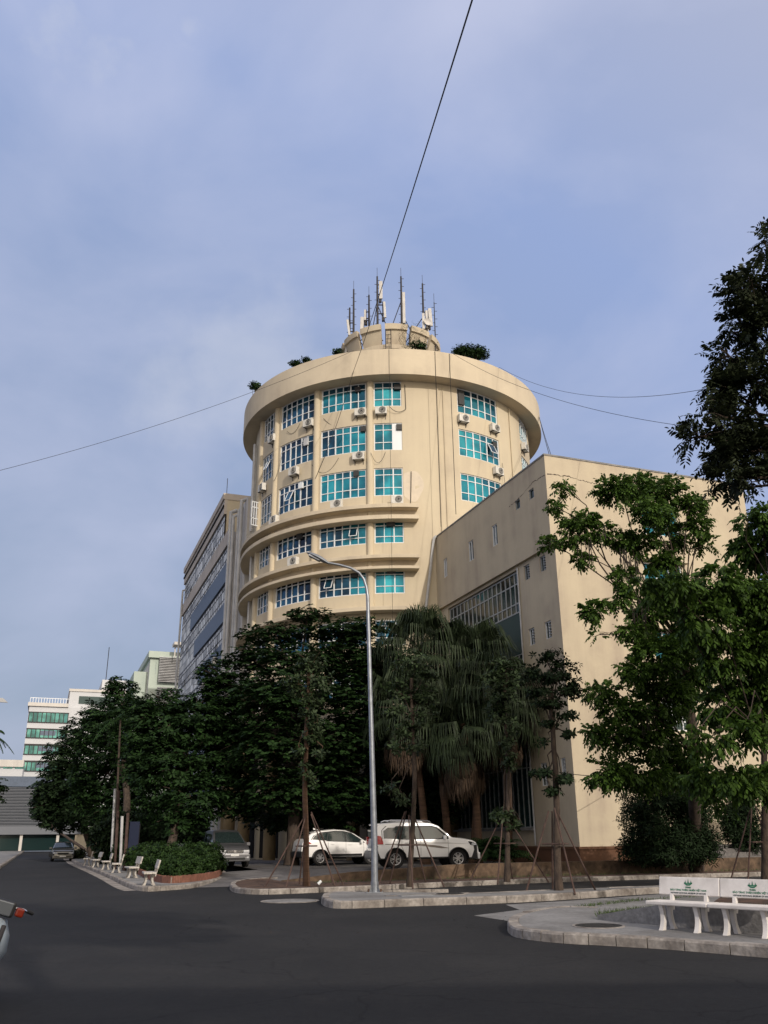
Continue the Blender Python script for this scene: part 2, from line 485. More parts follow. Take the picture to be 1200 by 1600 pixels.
def asphalt():
    m = bpy.data.materials.new('asphalt')
    m.use_nodes = True
    t = m.node_tree
    b = t.nodes['Principled BSDF']
    b.inputs['Roughness'].default_value = .86
    b.inputs['Specular IOR Level'].default_value = .25
    tc = N(t, 'ShaderNodeTexCoord')
    def nz(s, d, r=.6, st=(1, 1, 1)):
        mp = N(t, 'ShaderNodeMapping'); mp.inputs['Scale'].default_value = st
        t.links.new(tc.outputs['Object'], mp.inputs[0])
        n = N(t, 'ShaderNodeTexNoise'); n.inputs['Scale'].default_value = s
        n.inputs['Detail'].default_value = d; n.inputs['Roughness'].default_value = r
        t.links.new(mp.outputs[0], n.inputs[0]); return n.outputs['Fac']
    c1 = ramp(t, nz(.22, 6), [(.3, (.012, .0122, .0132)), (.7, (.025, .0245, .025))])
    c2 = ramp(t, nz(9, 6, .8), [(.3, (.68, .68, .68)), (.7, (1.32, 1.32, 1.32))])
    c3 = ramp(t, nz(.9, 9, .72), [(.52, (1, 1, 1)), (.75, (1.35, 1.28, 1.2))])
    a = N(t, 'ShaderNodeMix', data_type='RGBA', blend_type='MULTIPLY'); a.inputs[0].default_value = 1
    t.links.new(c1, a.inputs[6]); t.links.new(c2, a.inputs[7])
    a2 = N(t, 'ShaderNodeMix', data_type='RGBA', blend_type='MULTIPLY'); a2.inputs[0].default_value = 1
    t.links.new(a.outputs[2], a2.inputs[6]); t.links.new(c3, a2.inputs[7])
    # fine meandering cracks and oil spots
    vo = N(t, 'ShaderNodeTexVoronoi', feature='DISTANCE_TO_EDGE'); vo.inputs['Scale'].default_value = .42
    dn = N(t, 'ShaderNodeTexNoise'); dn.inputs['Scale'].default_value = 1.8; dn.inputs['Detail'].default_value = 8
    ds = N(t, 'ShaderNodeMix', data_type='VECTOR'); ds.inputs[0].default_value = .35
    t.links.new(tc.outputs['Object'], dn.inputs[0]); t.links.new(tc.outputs['Object'], ds.inputs[4]); t.links.new(dn.outputs['Color'], ds.inputs[5])
    t.links.new(ds.outputs[1], vo.inputs['Vector'])
    ck = ramp(t, vo.outputs['Distance'], [(0, (.45, .45, .45)), (.006, (1, 1, 1))])
    sp = ramp(t, nz(2.6, 3, .5), [(.68, (1, 1, 1)), (.76, (.6, .6, .62))])
    gr = ramp(t, nz(140, 2, .8), [(.35, (.6, .6, .6)), (.75, (1.7, 1.7, 1.65))])
    prev = a2.outputs[2]
    for q in (ck, sp, gr):
        a3 = N(t, 'ShaderNodeMix', data_type='RGBA', blend_type='MULTIPLY'); a3.inputs[0].default_value = 1
        t.links.new(prev, a3.inputs[6]); t.links.new(q, a3.inputs[7]); prev = a3.outputs[2]
    t.links.new(prev, b.inputs['Base Color'])
    bp = N(t, 'ShaderNodeBump'); bp.inputs['Strength'].default_value = .5; bp.inputs['Distance'].default_value = .012
    t.links.new(nz(60, 3, .7), bp.inputs['Height']); t.links.new(bp.outputs[0], b.inputs['Normal'])
    return m
M['asphalt'] = asphalt()

# ================================================================== THE GROUND
g = MB()
g.add([(-600, -150, 0), (600, -150, 0), (600, 900, 0), (-600, 900, 0)], [(0, 1, 2, 3)])
struct('road', g, M['asphalt'])

def offset(pts, d, closed=False):
    res, n = [], len(pts)
    for i in range(n):
        a = Vector(pts[(i - 1) % n if closed else max(i - 1, 0)][:2]); b = Vector(pts[i][:2]); c = Vector(pts[(i + 1) % n if closed else min(i + 1, n - 1)][:2])
        t = ((b - a).normalized() if (b - a).length > 1e-6 else Vector((0, 0))) + ((c - b).normalized() if (c - b).length > 1e-6 else Vector((0, 0)))
        t = t.normalized()
        res.append(Vector((b.x - t.y * d, b.y + t.x * d)))
    return res
def smooth_line(pts, k=2):
    pts = [Vector(p[:2]) for p in pts]
    for _ in range(k):
        q = [pts[0]]
        for a, b in zip(pts, pts[1:]):
            q += [a * .75 + b * .25, a * .25 + b * .75]
        pts = q + [pts[-1]]
    return pts
def resample(pts, step):
    res = [pts[0]]
    for a, b in zip(pts, pts[1:]):
        n = max(1, int((b - a).length / step))
        res += [a + (b - a) * (i / n) for i in range(1, n + 1)]
    return res
def kerb(pts, w=.18, h=.15, side=1, name='kerb'):
    """kerb of cast blocks swept along a line; side=+1: body lies to the left of the line"""
    pts = resample([Vector(p[:2]) for p in pts], .45)
    rs = random.Random(len(pts))
    mb = MB()
    # individual blocks with open joints and slightly differing set
    i = 0
    A = [offset(pts, d * side) for d in (0, .012, .035, w - .01, w)]
    Z = [-.05, h - .03, h, h, -.05]
    while i < len(pts) - 1:
        j = min(i + 2, len(pts) - 1)
        dz = rs.uniform(-.008, .008); dd = rs.uniform(-.008, .008)
        st = []
        for k in range(i, j + 1):
            nrm = (A[4][k] - A[0][k]).normalized()
            tdir = (pts[min(k + 1, len(pts) - 1)] - pts[max(k - 1, 0)]).normalized()
            sh = tdir * (.008 if k == i else (-.008 if k == j else 0)) + nrm * dd
            st.append([(A[q][k].x + sh.x, A[q][k].y + sh.y, Z[q] + (dz if q in (1, 2, 3) else 0)) for q in range(5)])
        vs = [p for s_ in st for p in s_]
        fs = []
        for a in range(len(st) - 1):
            for q in range(4):
                f = (a * 5 + q, a * 5 + q + 1, (a + 1) * 5 + q + 1, (a + 1) * 5 + q)
                fs.append(f if side < 0 else f[::-1])
        fs += [tuple(range(5)), tuple((len(st) - 1) * 5 + q for q in range(5))[::-1]]
        mb.add(vs, fs)
        i = j
    return struct(name, mb, M['kerb'])
def pave(pts, z, mt, name, z0=-.05):
    mb = MB(); mb.prism([tuple(p) for p in pts], z0, z)
    return struct(name, mb, mt)

# --- island with the street lamp
fr = smooth_line([gz(*p) for p in [(700, 1399), (560, 1401), (512, 1403), (500, 1409), (506, 1417), (530, 1421), (643, 1416), (780, 1412), (885, 1406), (1025, 1396), (1200, 1387), (1420, 1378)]])
kerb(fr, .2, .17, side=1)
back = [gz(p[0], p[1], .15).xy for p in [(1420, 1371), (1200, 1378.5), (1025, 1384.5), (885, 1390), (730, 1396), (600, 1400.5)]]
inn = offset(fr, .19)
k0 = 8
pave(list(inn[k0:]) + [Vector(b) for b in back[:-1]], .162, M['paving'], 'traffic_island')
kerb([Vector(b) for b in back], .16, .17, side=1)

# --- bench pavement, nose at left
fb = smooth_line([gz(*p) for p in [(935, 1428), (865, 1427), (815, 1436), (793, 1446), (793, 1458), (806, 1466), (870, 1474), (950, 1478), (1050, 1484), (1200, 1497), (1400, 1516), (1700, 1545)]])
kerb(fb, .22, .15, side=1)
inn = offset(fb, .21)
tail = [wv(14.5, 6.0).xy, wv(15, 18).xy, gz(1100, 1423, .15).xy]
pave([p for p in inn[3:]] + tail, .142, M['paving'], 'pavement')
# pale concrete apron between the two islands
ap = MB(); ap.sheet([(*gz(*p).xy, .006) for p in [(740, 1431), (797, 1440), (850, 1426), (940, 1427), (1110, 1420), (1300, 1395), (1200, 1389), (1025, 1398), (885, 1408), (790, 1414), (812, 1422)]])
struct('concrete_apron', ap, M['paving'])
# dusty patch and an old repair in the asphalt
rs = random.Random(31)
def blot(px, py, rx, ry, z, mt, name):
    c = gz(px, py, 0); mb = MB(); pts = []
    for k in range(40):
        a = 2 * math.pi * k / 40; q = 1 + .18 * math.sin(3 * a + 1) + .12 * math.sin(7 * a) + rs.uniform(-.05, .05)
        pts.append((c.x + rx * q * math.cos(a), c.y + ry * q * math.sin(a), z))
    mb.sheet(pts); struct(name, mb, mt)
# planter behind the benches: wedge wall with soil
f1 = gz(1035, 1454, .14); f3 = gz(1197, 1467, .14)
bd = (f3 - f1); bd.z = 0; bd.normalize()
bn = Vector((-bd.y, bd.x, 0))
w0 = gz(934, 1437, .14); w1 = f1 + bn * .62 - bd * .25; w2 = w1 + bd * 9
wall_pl = thing('planter_wall', 'low grey wedge shaped concrete wall behind the white benches', 'low wall', (w0.x, w0.y, 0))
dirw = (w2 - w1).normalized(); nw = Vector((-dirw.y, dirw.x, 0))
mb = MB()
pts = [(w0, .22), (w1, .50), (w2, .50)]
for (a, ha), (b, hb) in zip(pts, pts[1:]):
    n = Vector((-(b - a).normalized().y, (b - a).normalized().x, 0)) * .16
    mb.add([(a.x, a.y, 0), (b.x, b.y, 0), (b.x + n.x, b.y + n.y, 0), (a.x + n.x, a.y + n.y, 0), (a.x, a.y, ha), (b.x, b.y, hb), (b.x + n.x, b.y + n.y, hb), (a.x + n.x, a.y + n.y, ha)],
           [(0, 1, 5, 4), (1, 2, 6, 5), (2, 3, 7, 6), (3, 0, 4, 7), (4, 5, 6, 7)])
mb.build('wall', M['concrete'], wall_pl, world=True)
sl_ = MB()
sl_.sheet([(w0.x + .1, w0.y + .12, .2), (w1.x + .1, w1.y + .1, .44), (w2.x + .1, w2.y + .1, .44), (*wv(16, 7).xy, .4), (*wv(15, 17.5).xy, .38), (*gz(1100, 1424, .15).xy, .2)])
struct('planter_soil', sl_, M['soil'])

# --- planting strip with the staked trees and its retaining wall
fs_ = smooth_line([gz(*p) for p in [(430, 1377), (385, 1379), (362, 1383), (357, 1389), (366, 1396), (409, 1398.5), (480, 1395.5), (600, 1390.5), (730, 1384.5), (860, 1379), (1000, 1374.5), (1200, 1369), (1500, 1360)]])
kerb(fs_, .2, .15, side=1)
inn = offset(fs_, .19)
wl = [wv(8.3, 33.0), wv(10.5, 31.9), wv(15, 31.7), wv(22, 31.7), wv(30, 31.9), wv(46, 32.6)]
soil = [p for p in inn[3:]] + [Vector(p[:2]) + Vector((0, .1)) for p in wl[::-1]]
pave(soil, .13, M['soil'], 'planting_strip')
rw = thing('retaining_wall', 'low stained brown retaining wall along the raised car park', 'retaining wall', (wl[0].x, wl[0].y, 0))
mb = MB()
hs = [.16, .42, .62, .62, .62, .62]
for i in range(5):
    a, b = wl[i], wl[i + 1]
    n = Vector((-(b - a).normalized().y, (b - a).normalized().x, 0)) * .22
    mb.add([(a.x, a.y, 0), (b.x, b.y, 0), (b.x + n.x, b.y + n.y, 0), (a.x + n.x, a.y + n.y, 0), (a.x, a.y, hs[i]), (b.x, b.y, hs[i + 1]), (b.x + n.x, b.y + n.y, hs[i + 1]), (a.x + n.x, a.y + n.y, hs[i])],
           [(0, 1, 5, 4), (1, 2, 6, 5), (2, 3, 7, 6), (3, 0, 4, 7), (4, 5, 6, 7)])
mb.build('wall', M['retain'], rw, world=True)

# --- raised car park
pk = MB()
P = lambda v, u, z: (*wv(v, u).xy, z)
pk.add([P(4.4, 34, .005), P(8.4, 33.1, .01), P(12, 32, .15), P(46, 32.7, .3), P(46, 60, .32), P(9.5, 60, .3), P(9.3, 41, .28), P(5.5, 39, .15), P(12, 41, .3), P(46, 41, .3)],
       [(0, 1, 8, 6), (1, 2, 8), (2, 3, 9, 8), (8, 9, 4, 5), (6, 8, 5), (0, 6, 7)])
pk.add([P(3.9, 33.2, .004), P(6.4, 33.0, .006), P(8.4, 33.1, .012), P(9.3, 41, .284), P(7.4, 41, .2)], [(0, 1, 2, 3, 4)])
struct('car_park', pk, M['parking'])

# --- pavement with the stone benches and hedge bed
bl = [gz(*p) for p in [(117, 1350), (168, 1370.6), (200, 1388)]]
far = wv(2.7, 150)
fk = [far.xy] + smooth_line([bl[0], bl[1], bl[2], gz(224, 1394), gz(266, 1391), gz(301, 1388.5), gz(345, 1379), gz(356, 1371), gz(352, 1366)])
kerb([Vector(p) for p in fk], .2, .15, side=1)
inn = offset(fk, .19)
pave(list(inn[1:]) + [wv(8.6, 50).xy, wv(9.6, 90).xy, wv(9.6, 148).xy, wv(2.9, 148).xy], .142, M['paving'], 'pavement')
gt = MB()
gl = [Vector(p) for p in fk[:14]]
o1, o2 = offset(gl, -.02), offset(gl, -.42)
for i in range(len(gl) - 1):
    gt.add([(*o1[i], .006), (*o1[i + 1], .006), (*o2[i + 1], .006), (*o2[i], .006)], [(0, 3, 2, 1)])
struct('gutter', gt, M['kerb'])
# left pavement far side
kerb([wv(-2.1, 20).xy, wv(-2.1, 150).xy], .2, .15, side=1)
pave([wv(-2.3, 20).xy, wv(-2.3, 150).xy, wv(-14, 150).xy, wv(-14, 20).xy], .142, M['paving'], 'pavement')

# --- terracotta edging of the hedge bed: each stretch one low wall of upright tiles
he = thing('brick_edging', 'low edging of upright terracotta tiles in front of the hedge', 'edging', (*gz(248, 1381, .15).xy, .14))
e0, e1, e2 = gz(247, 1381, .15), gz(300, 1378, .15), gz(349, 1370, .15)
line = resample(smooth_line([wv(4.3, 44), e0, e1, e2, wv(8.6, 47)], 2), .07)
mb = MB()
rs = random.Random(3)
for i in range(0, len(line) - 1):
    a, b = line[i], line[i + 1]
    t = (b - a).normalized(); n = Vector((-t.y, t.x))
    h = .24 + rs.uniform(-.012, .012)
    c = (a + b) / 2
    mb.obox((c.x, c.y, .14 + h / 2), (t.x, t.y, 0), (n.x, n.y, 0), (0, 0, 1), (b - a).length * .8, .07, h)
mb.build('tiles', M['brickpaint'], he, world=True)
mb = MB()
for i in range(0, len(line) - 1):
    a, b = line[i], line[i + 1]
    t = (b - a).normalized(); n = Vector((-t.y, t.x)); c = (a + b) / 2 + n * .01
    mb.obox((c.x, c.y, .14 + .1), (t.x, t.y, 0), (n.x, n.y, 0), (0, 0, 1), (b - a).length * 1.02, .05, .2)
mb.build('mortar', M['kerb'], he, world=True)

# --- manholes and covers
def manhole(px, py, z, r, label, sq=False, mt='iron'):
    c = gz(px, py, z)
    t = thing('manhole_cover', label, 'manhole cover', (c.x, c.y, z), GRID)
    mb = MB()
    if sq:
        mb.box(-r, r, -r * .8, r * .8, -.02, .012)
        mb.build('cover', M[mt], t, bevel=.004)
        rim = MB()
        for x0, x1, y0, y1 in ((-r - .05, -r - .008, -r * .8 - .05, r * .8 + .05), (r + .008, r + .05, -r * .8 - .05, r * .8 + .05), (-r - .008, r + .008, -r * .8 - .05, -r * .8 - .008), (-r - .008, r + .008, r * .8 + .008, r * .8 + .05)):
            rim.box(x0, x1, y0, y1, -.02, .009)
        rim.build('rim', M['steel'], t)
    else:
        mb.lathe([(.001, .014), (r * .3, .014), (r * .3, .010), (r * .34, .010), (r * .34, .014), (r * .62, .014), (r * .62, .010), (r * .66, .010), (r * .66, .014), (r * .92, .014), (r * .92, -.02)], 28)
        mb.build('cover', M[mt], t)
        rim = MB(); rim.lathe([(r * .95, -.02), (r * .95, .012), (r * 1.06, .010), (r * 1.06, -.02)], 28)
        rim.build('rim', M['kerb'], t)
manhole(935, 1447, .142, .42, 'round rusty manhole cover on the pavement beside the white benches')
manhole(703, 1397, .162, .4, 'round dark manhole cover on the lamp island')
manhole(645, 1398.5, .162, .42, 'square grey inspection cover on the island beside the street lamp', True, 'concrete')
manhole(453, 1408, .0, .75, 'pale round manhole slab in the asphalt left of the lamp island', mt='paving')

# ================================================================== ROUND TOWER
TC = Vector((0.75, 67.3, 0))
RB = 11.5
def tp(a, r, z):                        # a degrees: 0 faces the camera, + to the right
    a = R(a)
    return (r * math.sin(a), -r * math.cos(a), z)
def hitc(px, py, r=RB):
    d = ray(px, py); o = CO - TC; a = d.x ** 2 + d.y ** 2; b = d.x * o.x + d.y * o.y; c = o.x ** 2 + o.y ** 2 - r * r
    tt = (-b - math.sqrt(b * b - a * c)) / a
    P = CO + d * tt
    return math.degrees(math.atan2(P.x - TC.x, -(P.y - TC.y))), P.z
tower = thing('round_tower', 'round beige office tower with teal windows and an overhanging roof ring', 'tower', TC)
def sector(mb, a0, a1, r0, r1, z0, z1, step=2.0, caps=True):
    n = max(1, int(math.ceil((a1 - a0) / step)))
    vs, fs = [], []
    for k in range(n + 1):
        a = a0 + (a1 - a0) * k / n
        vs += [tp(a, r0, z0), tp(a, r1, z0), tp(a, r1, z1), tp(a, r0, z1)]
    for k in range(n):
        o = k * 4; q = o + 4
        fs += [(o + 1, q + 1, q + 2, o + 2), (o + 2, q + 2, q + 3, o + 3), (o + 3, q + 3, q, o), (o, q, q + 1, o + 1)]
    if caps:
        fs += [(0, 1, 2, 3), (n * 4 + 3, n * 4 + 2, n * 4 + 1, n * 4)]
    mb.add(vs, fs)
colsA = [(-62.6, -51.9, 4), (-48.2, -30.6, 6), (-27.4, -9.9, 6), (-7.1, 3.0, 3), (24.3, 43.6, 6), (60.5, 74, 5)]
rowsZ = [(16.78, 18.55), (20.32, 22.0), (23.8, 25.9), (27.27, 29.4), (30.75, 32.78)]
win = {}
for ri, (z0, z1) in enumerate(rowsZ):
    for ci, (a0, a1, n) in enumerate(colsA):
        win[(ri, ci)] = (a0, a1, z0, z1, n)
lower = [(9.8, 11.6), (13.3, 15.0)]
for li, (z0, z1) in enumerate(lower):
    for ci, (a0, a1, n) in enumerate(colsA[:4]):
        win[(-1 - li, ci)] = (a0, a1, z0, z1, n)
# wall with real openings
ab = sorted(set([-180, 180] + [x for c in colsA for x in c[:2]]))
zb = sorted(set([0, 35.0] + [z for r_ in rowsZ + lower for z in r_]))
wall = MB()
def is_win(a, z):
    for (a0, a1, z0, z1, n) in win.values():
        if a0 < a < a1 and z0 < z < z1: return True
    return False
for a0, a1 in zip(ab, ab[1:]):
    n = max(1, int((a1 - a0) / 2.0))
    for z0, z1 in zip(zb, zb[1:]):
        if is_win((a0 + a1) / 2, (z0 + z1) / 2): continue
        for k in range(n):
            b0, b1 = a0 + (a1 - a0) * k / n, a0 + (a1 - a0) * (k + 1) / n
            wall.add([tp(b0, RB, z0), tp(b1, RB, z0), tp(b1, RB, z1), tp(b0, RB, z1)], [(0, 1, 2, 3)])
for (a0, a1, z0, z1, n) in win.values():
    m_ = 6
    for k in range(m_):
        b0, b1 = a0 + (a1 - a0) * k / m_, a0 + (a1 - a0) * (k + 1) / m_
        wall.add([tp(b0, RB, z0), tp(b1, RB, z0), tp(b1, RB - .3, z0), tp(b0, RB - .3, z0)], [(0, 3, 2, 1)])
        wall.add([tp(b0, RB, z1), tp(b1, RB, z1), tp(b1, RB - .3, z1), tp(b0, RB - .3, z1)], [(0, 1, 2, 3)])
    for a in (a0, a1):
        wall.add([tp(a, RB, z0), tp(a, RB, z1), tp(a, RB - .3, z1), tp(a, RB - .3, z0)], [(0, 1, 2, 3)])
wl_ = wall.build('wall', M['beige'], tower)
# half-round pilasters
for a in (-8.5, -29.3, -50.7, -64.2):
    mb = MB()
    c = tp(a, RB - .02, 0)
    mb.lathe([(.25, 12), (.25, 32.85)], 16, c)
    mb.build('pilaster', M['beige'], tower, smooth=True)
rg = MB()
sector(rg, -180, 180, RB - .02, 12.6, 32.78, 34.85, 1.5, False)
rg.build('roof_ring', M['trim'], tower, smooth=True)
rf = MB(); rf.lathe([(0.01, 34.2), (RB, 34.2)], 60)
rf.build('roof', M['concrete'], tower)
for z0, z1, r, aend in ((22.62, 22.90, 12.35, 7.6), (21.80, 22.10, 12.3, 7.6), (19.02, 19.27, 12.35, 7.4), (18.28, 18.48, 12.3, 7.4), (15.45, 15.72, 12.35, 7.4)):
    mb = MB(); sector(mb, -100, aend, RB - .05, r, z0, z1, 2)
    mb.build('ledge', M['trim'], tower, bevel=.02)
# recessed fascia between the pairs of ledges
for z0, z1, r, aend in ((22.1, 22.62, 11.62, 7.2), (18.48, 19.02, 11.62, 7.0)):
    mb = MB(); sector(mb, -98, aend, RB - .05, r, z0, z1, 2)
    mb.build('fascia', M['trim'], tower)
# new render patch beside the third row window
mb = MB()
pts = []
for k in range(28):
    t = 2 * math.pi * k / 28
    rr = 1 + .05 * math.sin(3 * t) + .04 * math.cos(5 * t)
    pts.append((6.2 + 4.0 * math.cos(t) * rr, 24.55 + 1.15 * math.sin(t) * rr))
pts = [(max(a, 3.1), max(z, 22.93)) for a, z in pts]
mb.add([tp(a, RB + .006, z) for a, z in pts] + [tp(6, RB + .006, 24.3)], [(i, (i + 1) % 28, 28) for i in range(28)])
mb.build('render_patch', M['patch'], tower)
# windows
def tower_window(a0, a1, z0, z1, n, glass, top_dark=False, white_pane=None, rs=random, dark_at=None):
    r = RB - .12
    g = MB(); f = MB(); gd = MB()
    tb = z0 + (z1 - z0) * .30; tt = z1 - (z1 - z0) * .24
    rows = [(z0, tb), (tb, tt), (tt, z1)]
    da = (a1 - a0) / n
    for k in range(n):
        b0, b1 = a0 + da * k, a0 + da * (k + 1)
        for z_0, z_1 in rows:
            tl = rs.uniform(-.012, .012)
            (gd if (top_dark and z_0 == tt) or (callable(dark_at) and dark_at(k)) else g).add([tp(b0, r + tl, z_0), tp(b1, r - tl, z_0), tp(b1, r - tl, z_1), tp(b0, r + tl, z_1)], [(0, 1, 2, 3)])
    w = .05
    def bar_v(a, wd=w):
        c = Vector(tp(a, r + .01, (z0 + z1) / 2)); rad = Vector(tp(a, 1, 0)); tan = Vector((math.cos(R(a)), math.sin(R(a)), 0))
        f.obox(c, tan, rad, (0, 0, 1), wd, .1, z1 - z0)
    for k in range(n + 1):
        bar_v(a0 + da * k + (.15 if k == 0 else -.15 if k == n else 0), .085 if k in (0, n) or k % 2 == 0 else .05)
    for z, h in ((z0 + .035, .07), (tb, .055), (tt, .055), (z1 - .035, .07)):
        sector(f, a0 + .1, a1 - .1, r - .03, r + .045, z - h / 2, z + h / 2, 2.5)
    fo = f.build('window', M['frame'], tower)
    g.build('glass', glass, fo)
    if gd.v: gd.build('dark_pane', M['navy'], fo)
    if white_pane:
        for (k, full) in white_pane:
            p = MB(); b0, b1 = a0 + da * k, a0 + da * (k + 1)
            sector(p, b0 + .05, b1 - .05, r + .05, r + .07, z0 + .02, z1 - (.02 if full else .9), 2)
            p.build('panel', M['whitepanel'], fo)
    return fo
# backing so rooms read dark behind open gaps
for (ri, ci), (a0, a1, z0, z1, n) in sorted(win.items()):
    gl = M['teal'] if (ci >= 2 and ri >= 2) or (ci == 3 and ri >= 0) or (ci == 2 and ri in (0, 1)) else M['navy']
    wp = [(2, True)] if (ri, ci) == (3, 3) else None
    tower_window(a0, a1, z0, z1, n, gl, white_pane=wp, rs=random.Random(ri * 10 + ci + 77), top_dark=(ri == 4),
                 dark_at={(1, 2): lambda k: k < 3, (0, 2): lambda k: k < 4, (3, 2): lambda k: k < 2, (2, 3): None}.get((ri, ci)))
# dark entrance storey behind the trees
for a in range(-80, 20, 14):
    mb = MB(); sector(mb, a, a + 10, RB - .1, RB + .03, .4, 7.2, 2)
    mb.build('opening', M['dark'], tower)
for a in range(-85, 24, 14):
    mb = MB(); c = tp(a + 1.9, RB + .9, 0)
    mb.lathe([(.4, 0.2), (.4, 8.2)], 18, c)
    mb.build('column', M['shaded_beige'], tower, smooth=True)
mb = MB(); sector(mb, -95, 26, RB - .05, RB + 1.5, 8.2, 8.8, 2)
mb.build('canopy', M['trim'], tower)
# down pipes and service cables on the wall
def vpipe(a, r, z0, z1, rad, name='downpipe', mt='pipe', da=0):
    mb = MB(); mb.tube([tp(a, r, z0), tp(a + da / 2, r, (z0 + z1) / 2), tp(a + da, r, z1)], rad, 6)
    mb.build(name, M[mt], tower, smooth=True)
vpipe(16.3, RB + .07, 5, 32.7, .045, mt='beige')
vpipe(18.4, RB + .06, 12, 32.7, .03, mt='beige')
vpipe(51.3, RB + .07, 22, 32.7, .05, mt='beige')
vpipe(-69.5, RB + .2, 12, 23, .11)
vpipe(-72.0, RB + .22, 24.0, 31.5, .15)
vpipe(14.2, 12.62, 21.2, 34.8, .02, 'wall_cable', 'wire')
vpipe(19.3, 12.62, 22.2, 34.8, .022, 'wall_cable', 'wire')
vpipe(-1.2, 12.63, 14, 34.8, .012, 'wall_cable', 'wire')
pa, pz = hitc(659, 945); pb, pz2 = hitc(676, 850)
vpipe(pa - (pb - pa) * .6, RB + .15, 10, pz2, .10, da=(pb - pa) * 1.6)
mb = MB()
mb.tube([tp(pb, RB + .15, pz2), tp(pb + .3, RB + .2, pz2 + .35), tp(pb + 1.0, RB + .25, pz2 + .5)], .10, 8)
mb.build('downpipe', M['pipe'], tower, smooth=True)
# sagging cables on the facade
def hang(p, q, sag, rad=.014, n=14, name='loose_cable', parent=None, mt='wire'):
    p, q = Vector(p), Vector(q)
    mb = MB()
    mb.tube([p.lerp(q, k / n) - Vector((0, 0, sag * 4 * (k / n) * (1 - k / n))) for k in range(n + 1)], rad, 5)
    return mb.build(name, M[mt], parent)
hang(tp(-26.3, RB + .05, 30.4), tp(-12, RB + .05, 30.5), 1.0, parent=tower)
hang(tp(-31, RB + .05, 26.9), tp(-20, RB + .05, 27.0), .9, parent=tower)
hang(tp(-8, RB + .28, 27.0), tp(-3, RB + .05, 27.1), .8, parent=tower)
hang(tp(-1.5, RB + .3, 30.6), tp(4.5, RB + .05, 30.5), .35, parent=tower, rad=.02)
hang(tp(4.5, RB + .05, 30.5), tp(4.3, RB + .05, 32.5), 0, parent=tower, rad=.02)
hang(tp(5.9, RB + .05, 25.6), tp(5.4, RB + .05, 23.1), .3, parent=tower, rad=.025)
hang(tp(-44, RB + .05, 30.4), tp(-37, RB + .05, 30.6), .5, parent=tower)
hang(tp(-50, RB + .3, 26.6), tp(-46, RB + .05, 29), .6, parent=tower)
hang(tp(44.5, RB + .06, 27.6), tp(44, RB + .3, 25.2), -.2, parent=tower)
# open casement at the far left of the third row
mb = MB()
q0 = Vector(tp(-63.5, RB + .12, 23.9))
tn = Vector((-.75, -.66, 0))
for k in range(4):
    mb.obox(q0 + tn * (k * .2) + Vector((0, 0, .95)), tn, Vector((.66, -.75, 0)), (0, 0, 1), .05, .05, 1.9)
for z in (0, .55, 1.45, 1.9):
    mb.obox(q0 + tn * .3 + Vector((0, 0, z)), tn, Vector((.66, -.75, 0)), (0, 0, 1), .65, .05, .06)
mb.build('open_casement', M['frame'], tower)

# --- roof drum of leaning panels
drum = thing('rooftop_drum', 'beige ring of leaning concrete panels on the tower roof', 'roof structure', (TC.x, TC.y, 34.2))
def dp(a, r, z): x, y, _ = tp(a, r, 0); return (x, y, z - 34.2)
mb = MB(); mb.lathe([(3.2, 0), (3.2, 5.6), (4.3, 5.75), (4.3, 6.15), (3.75, 6.15), (3.7, 5.9)], 48); mb.build('base', M['beige_dirty'], drum)
for k in range(12):
    a0, a1 = 21 + 30 * k + 2.4, 21 + 30 * (k + 1) - 2.4
    p = MB(); n = 8
    prof = [(3.85, 40.3), (4.25, 41.75), (4.42, 41.78), (4.45, 42.3), (4.1, 42.3), (3.6, 40.3)]
    vs = [dp(a0 + (a1 - a0) * i / n, r_, z) for i in range(n + 1) for r_, z in prof]
    m_ = len(prof)
    fs = [(i * m_ + j, (i + 1) * m_ + j, (i + 1) * m_ + (j + 1) % m_, i * m_ + (j + 1) % m_) for i in range(n) for j in range(m_)]
    fs += [tuple(range(m_))[::-1], tuple(n * m_ + j for j in range(m_))]
    p.add(vs, fs); p.build('wall_panel', M['beige_dirty'], drum)
mb = MB()
for s_ in (-.35, .35):
    x = -6.5 + s_ * 5
    mb.tube([dp(-3 + s_ * 8, 4.6, 39.6), dp(-3 + s_ * 8, 4.55, 41.6)], .035, 6)
for z in (39.9, 40.3, 40.7, 41.1, 41.5):
    mb.tube([dp(-3 - 2.8, 4.57, z), dp(-3 + 2.8, 4.57, z)], .025, 5)
mb.build('ladder', M['darksteel'], drum)

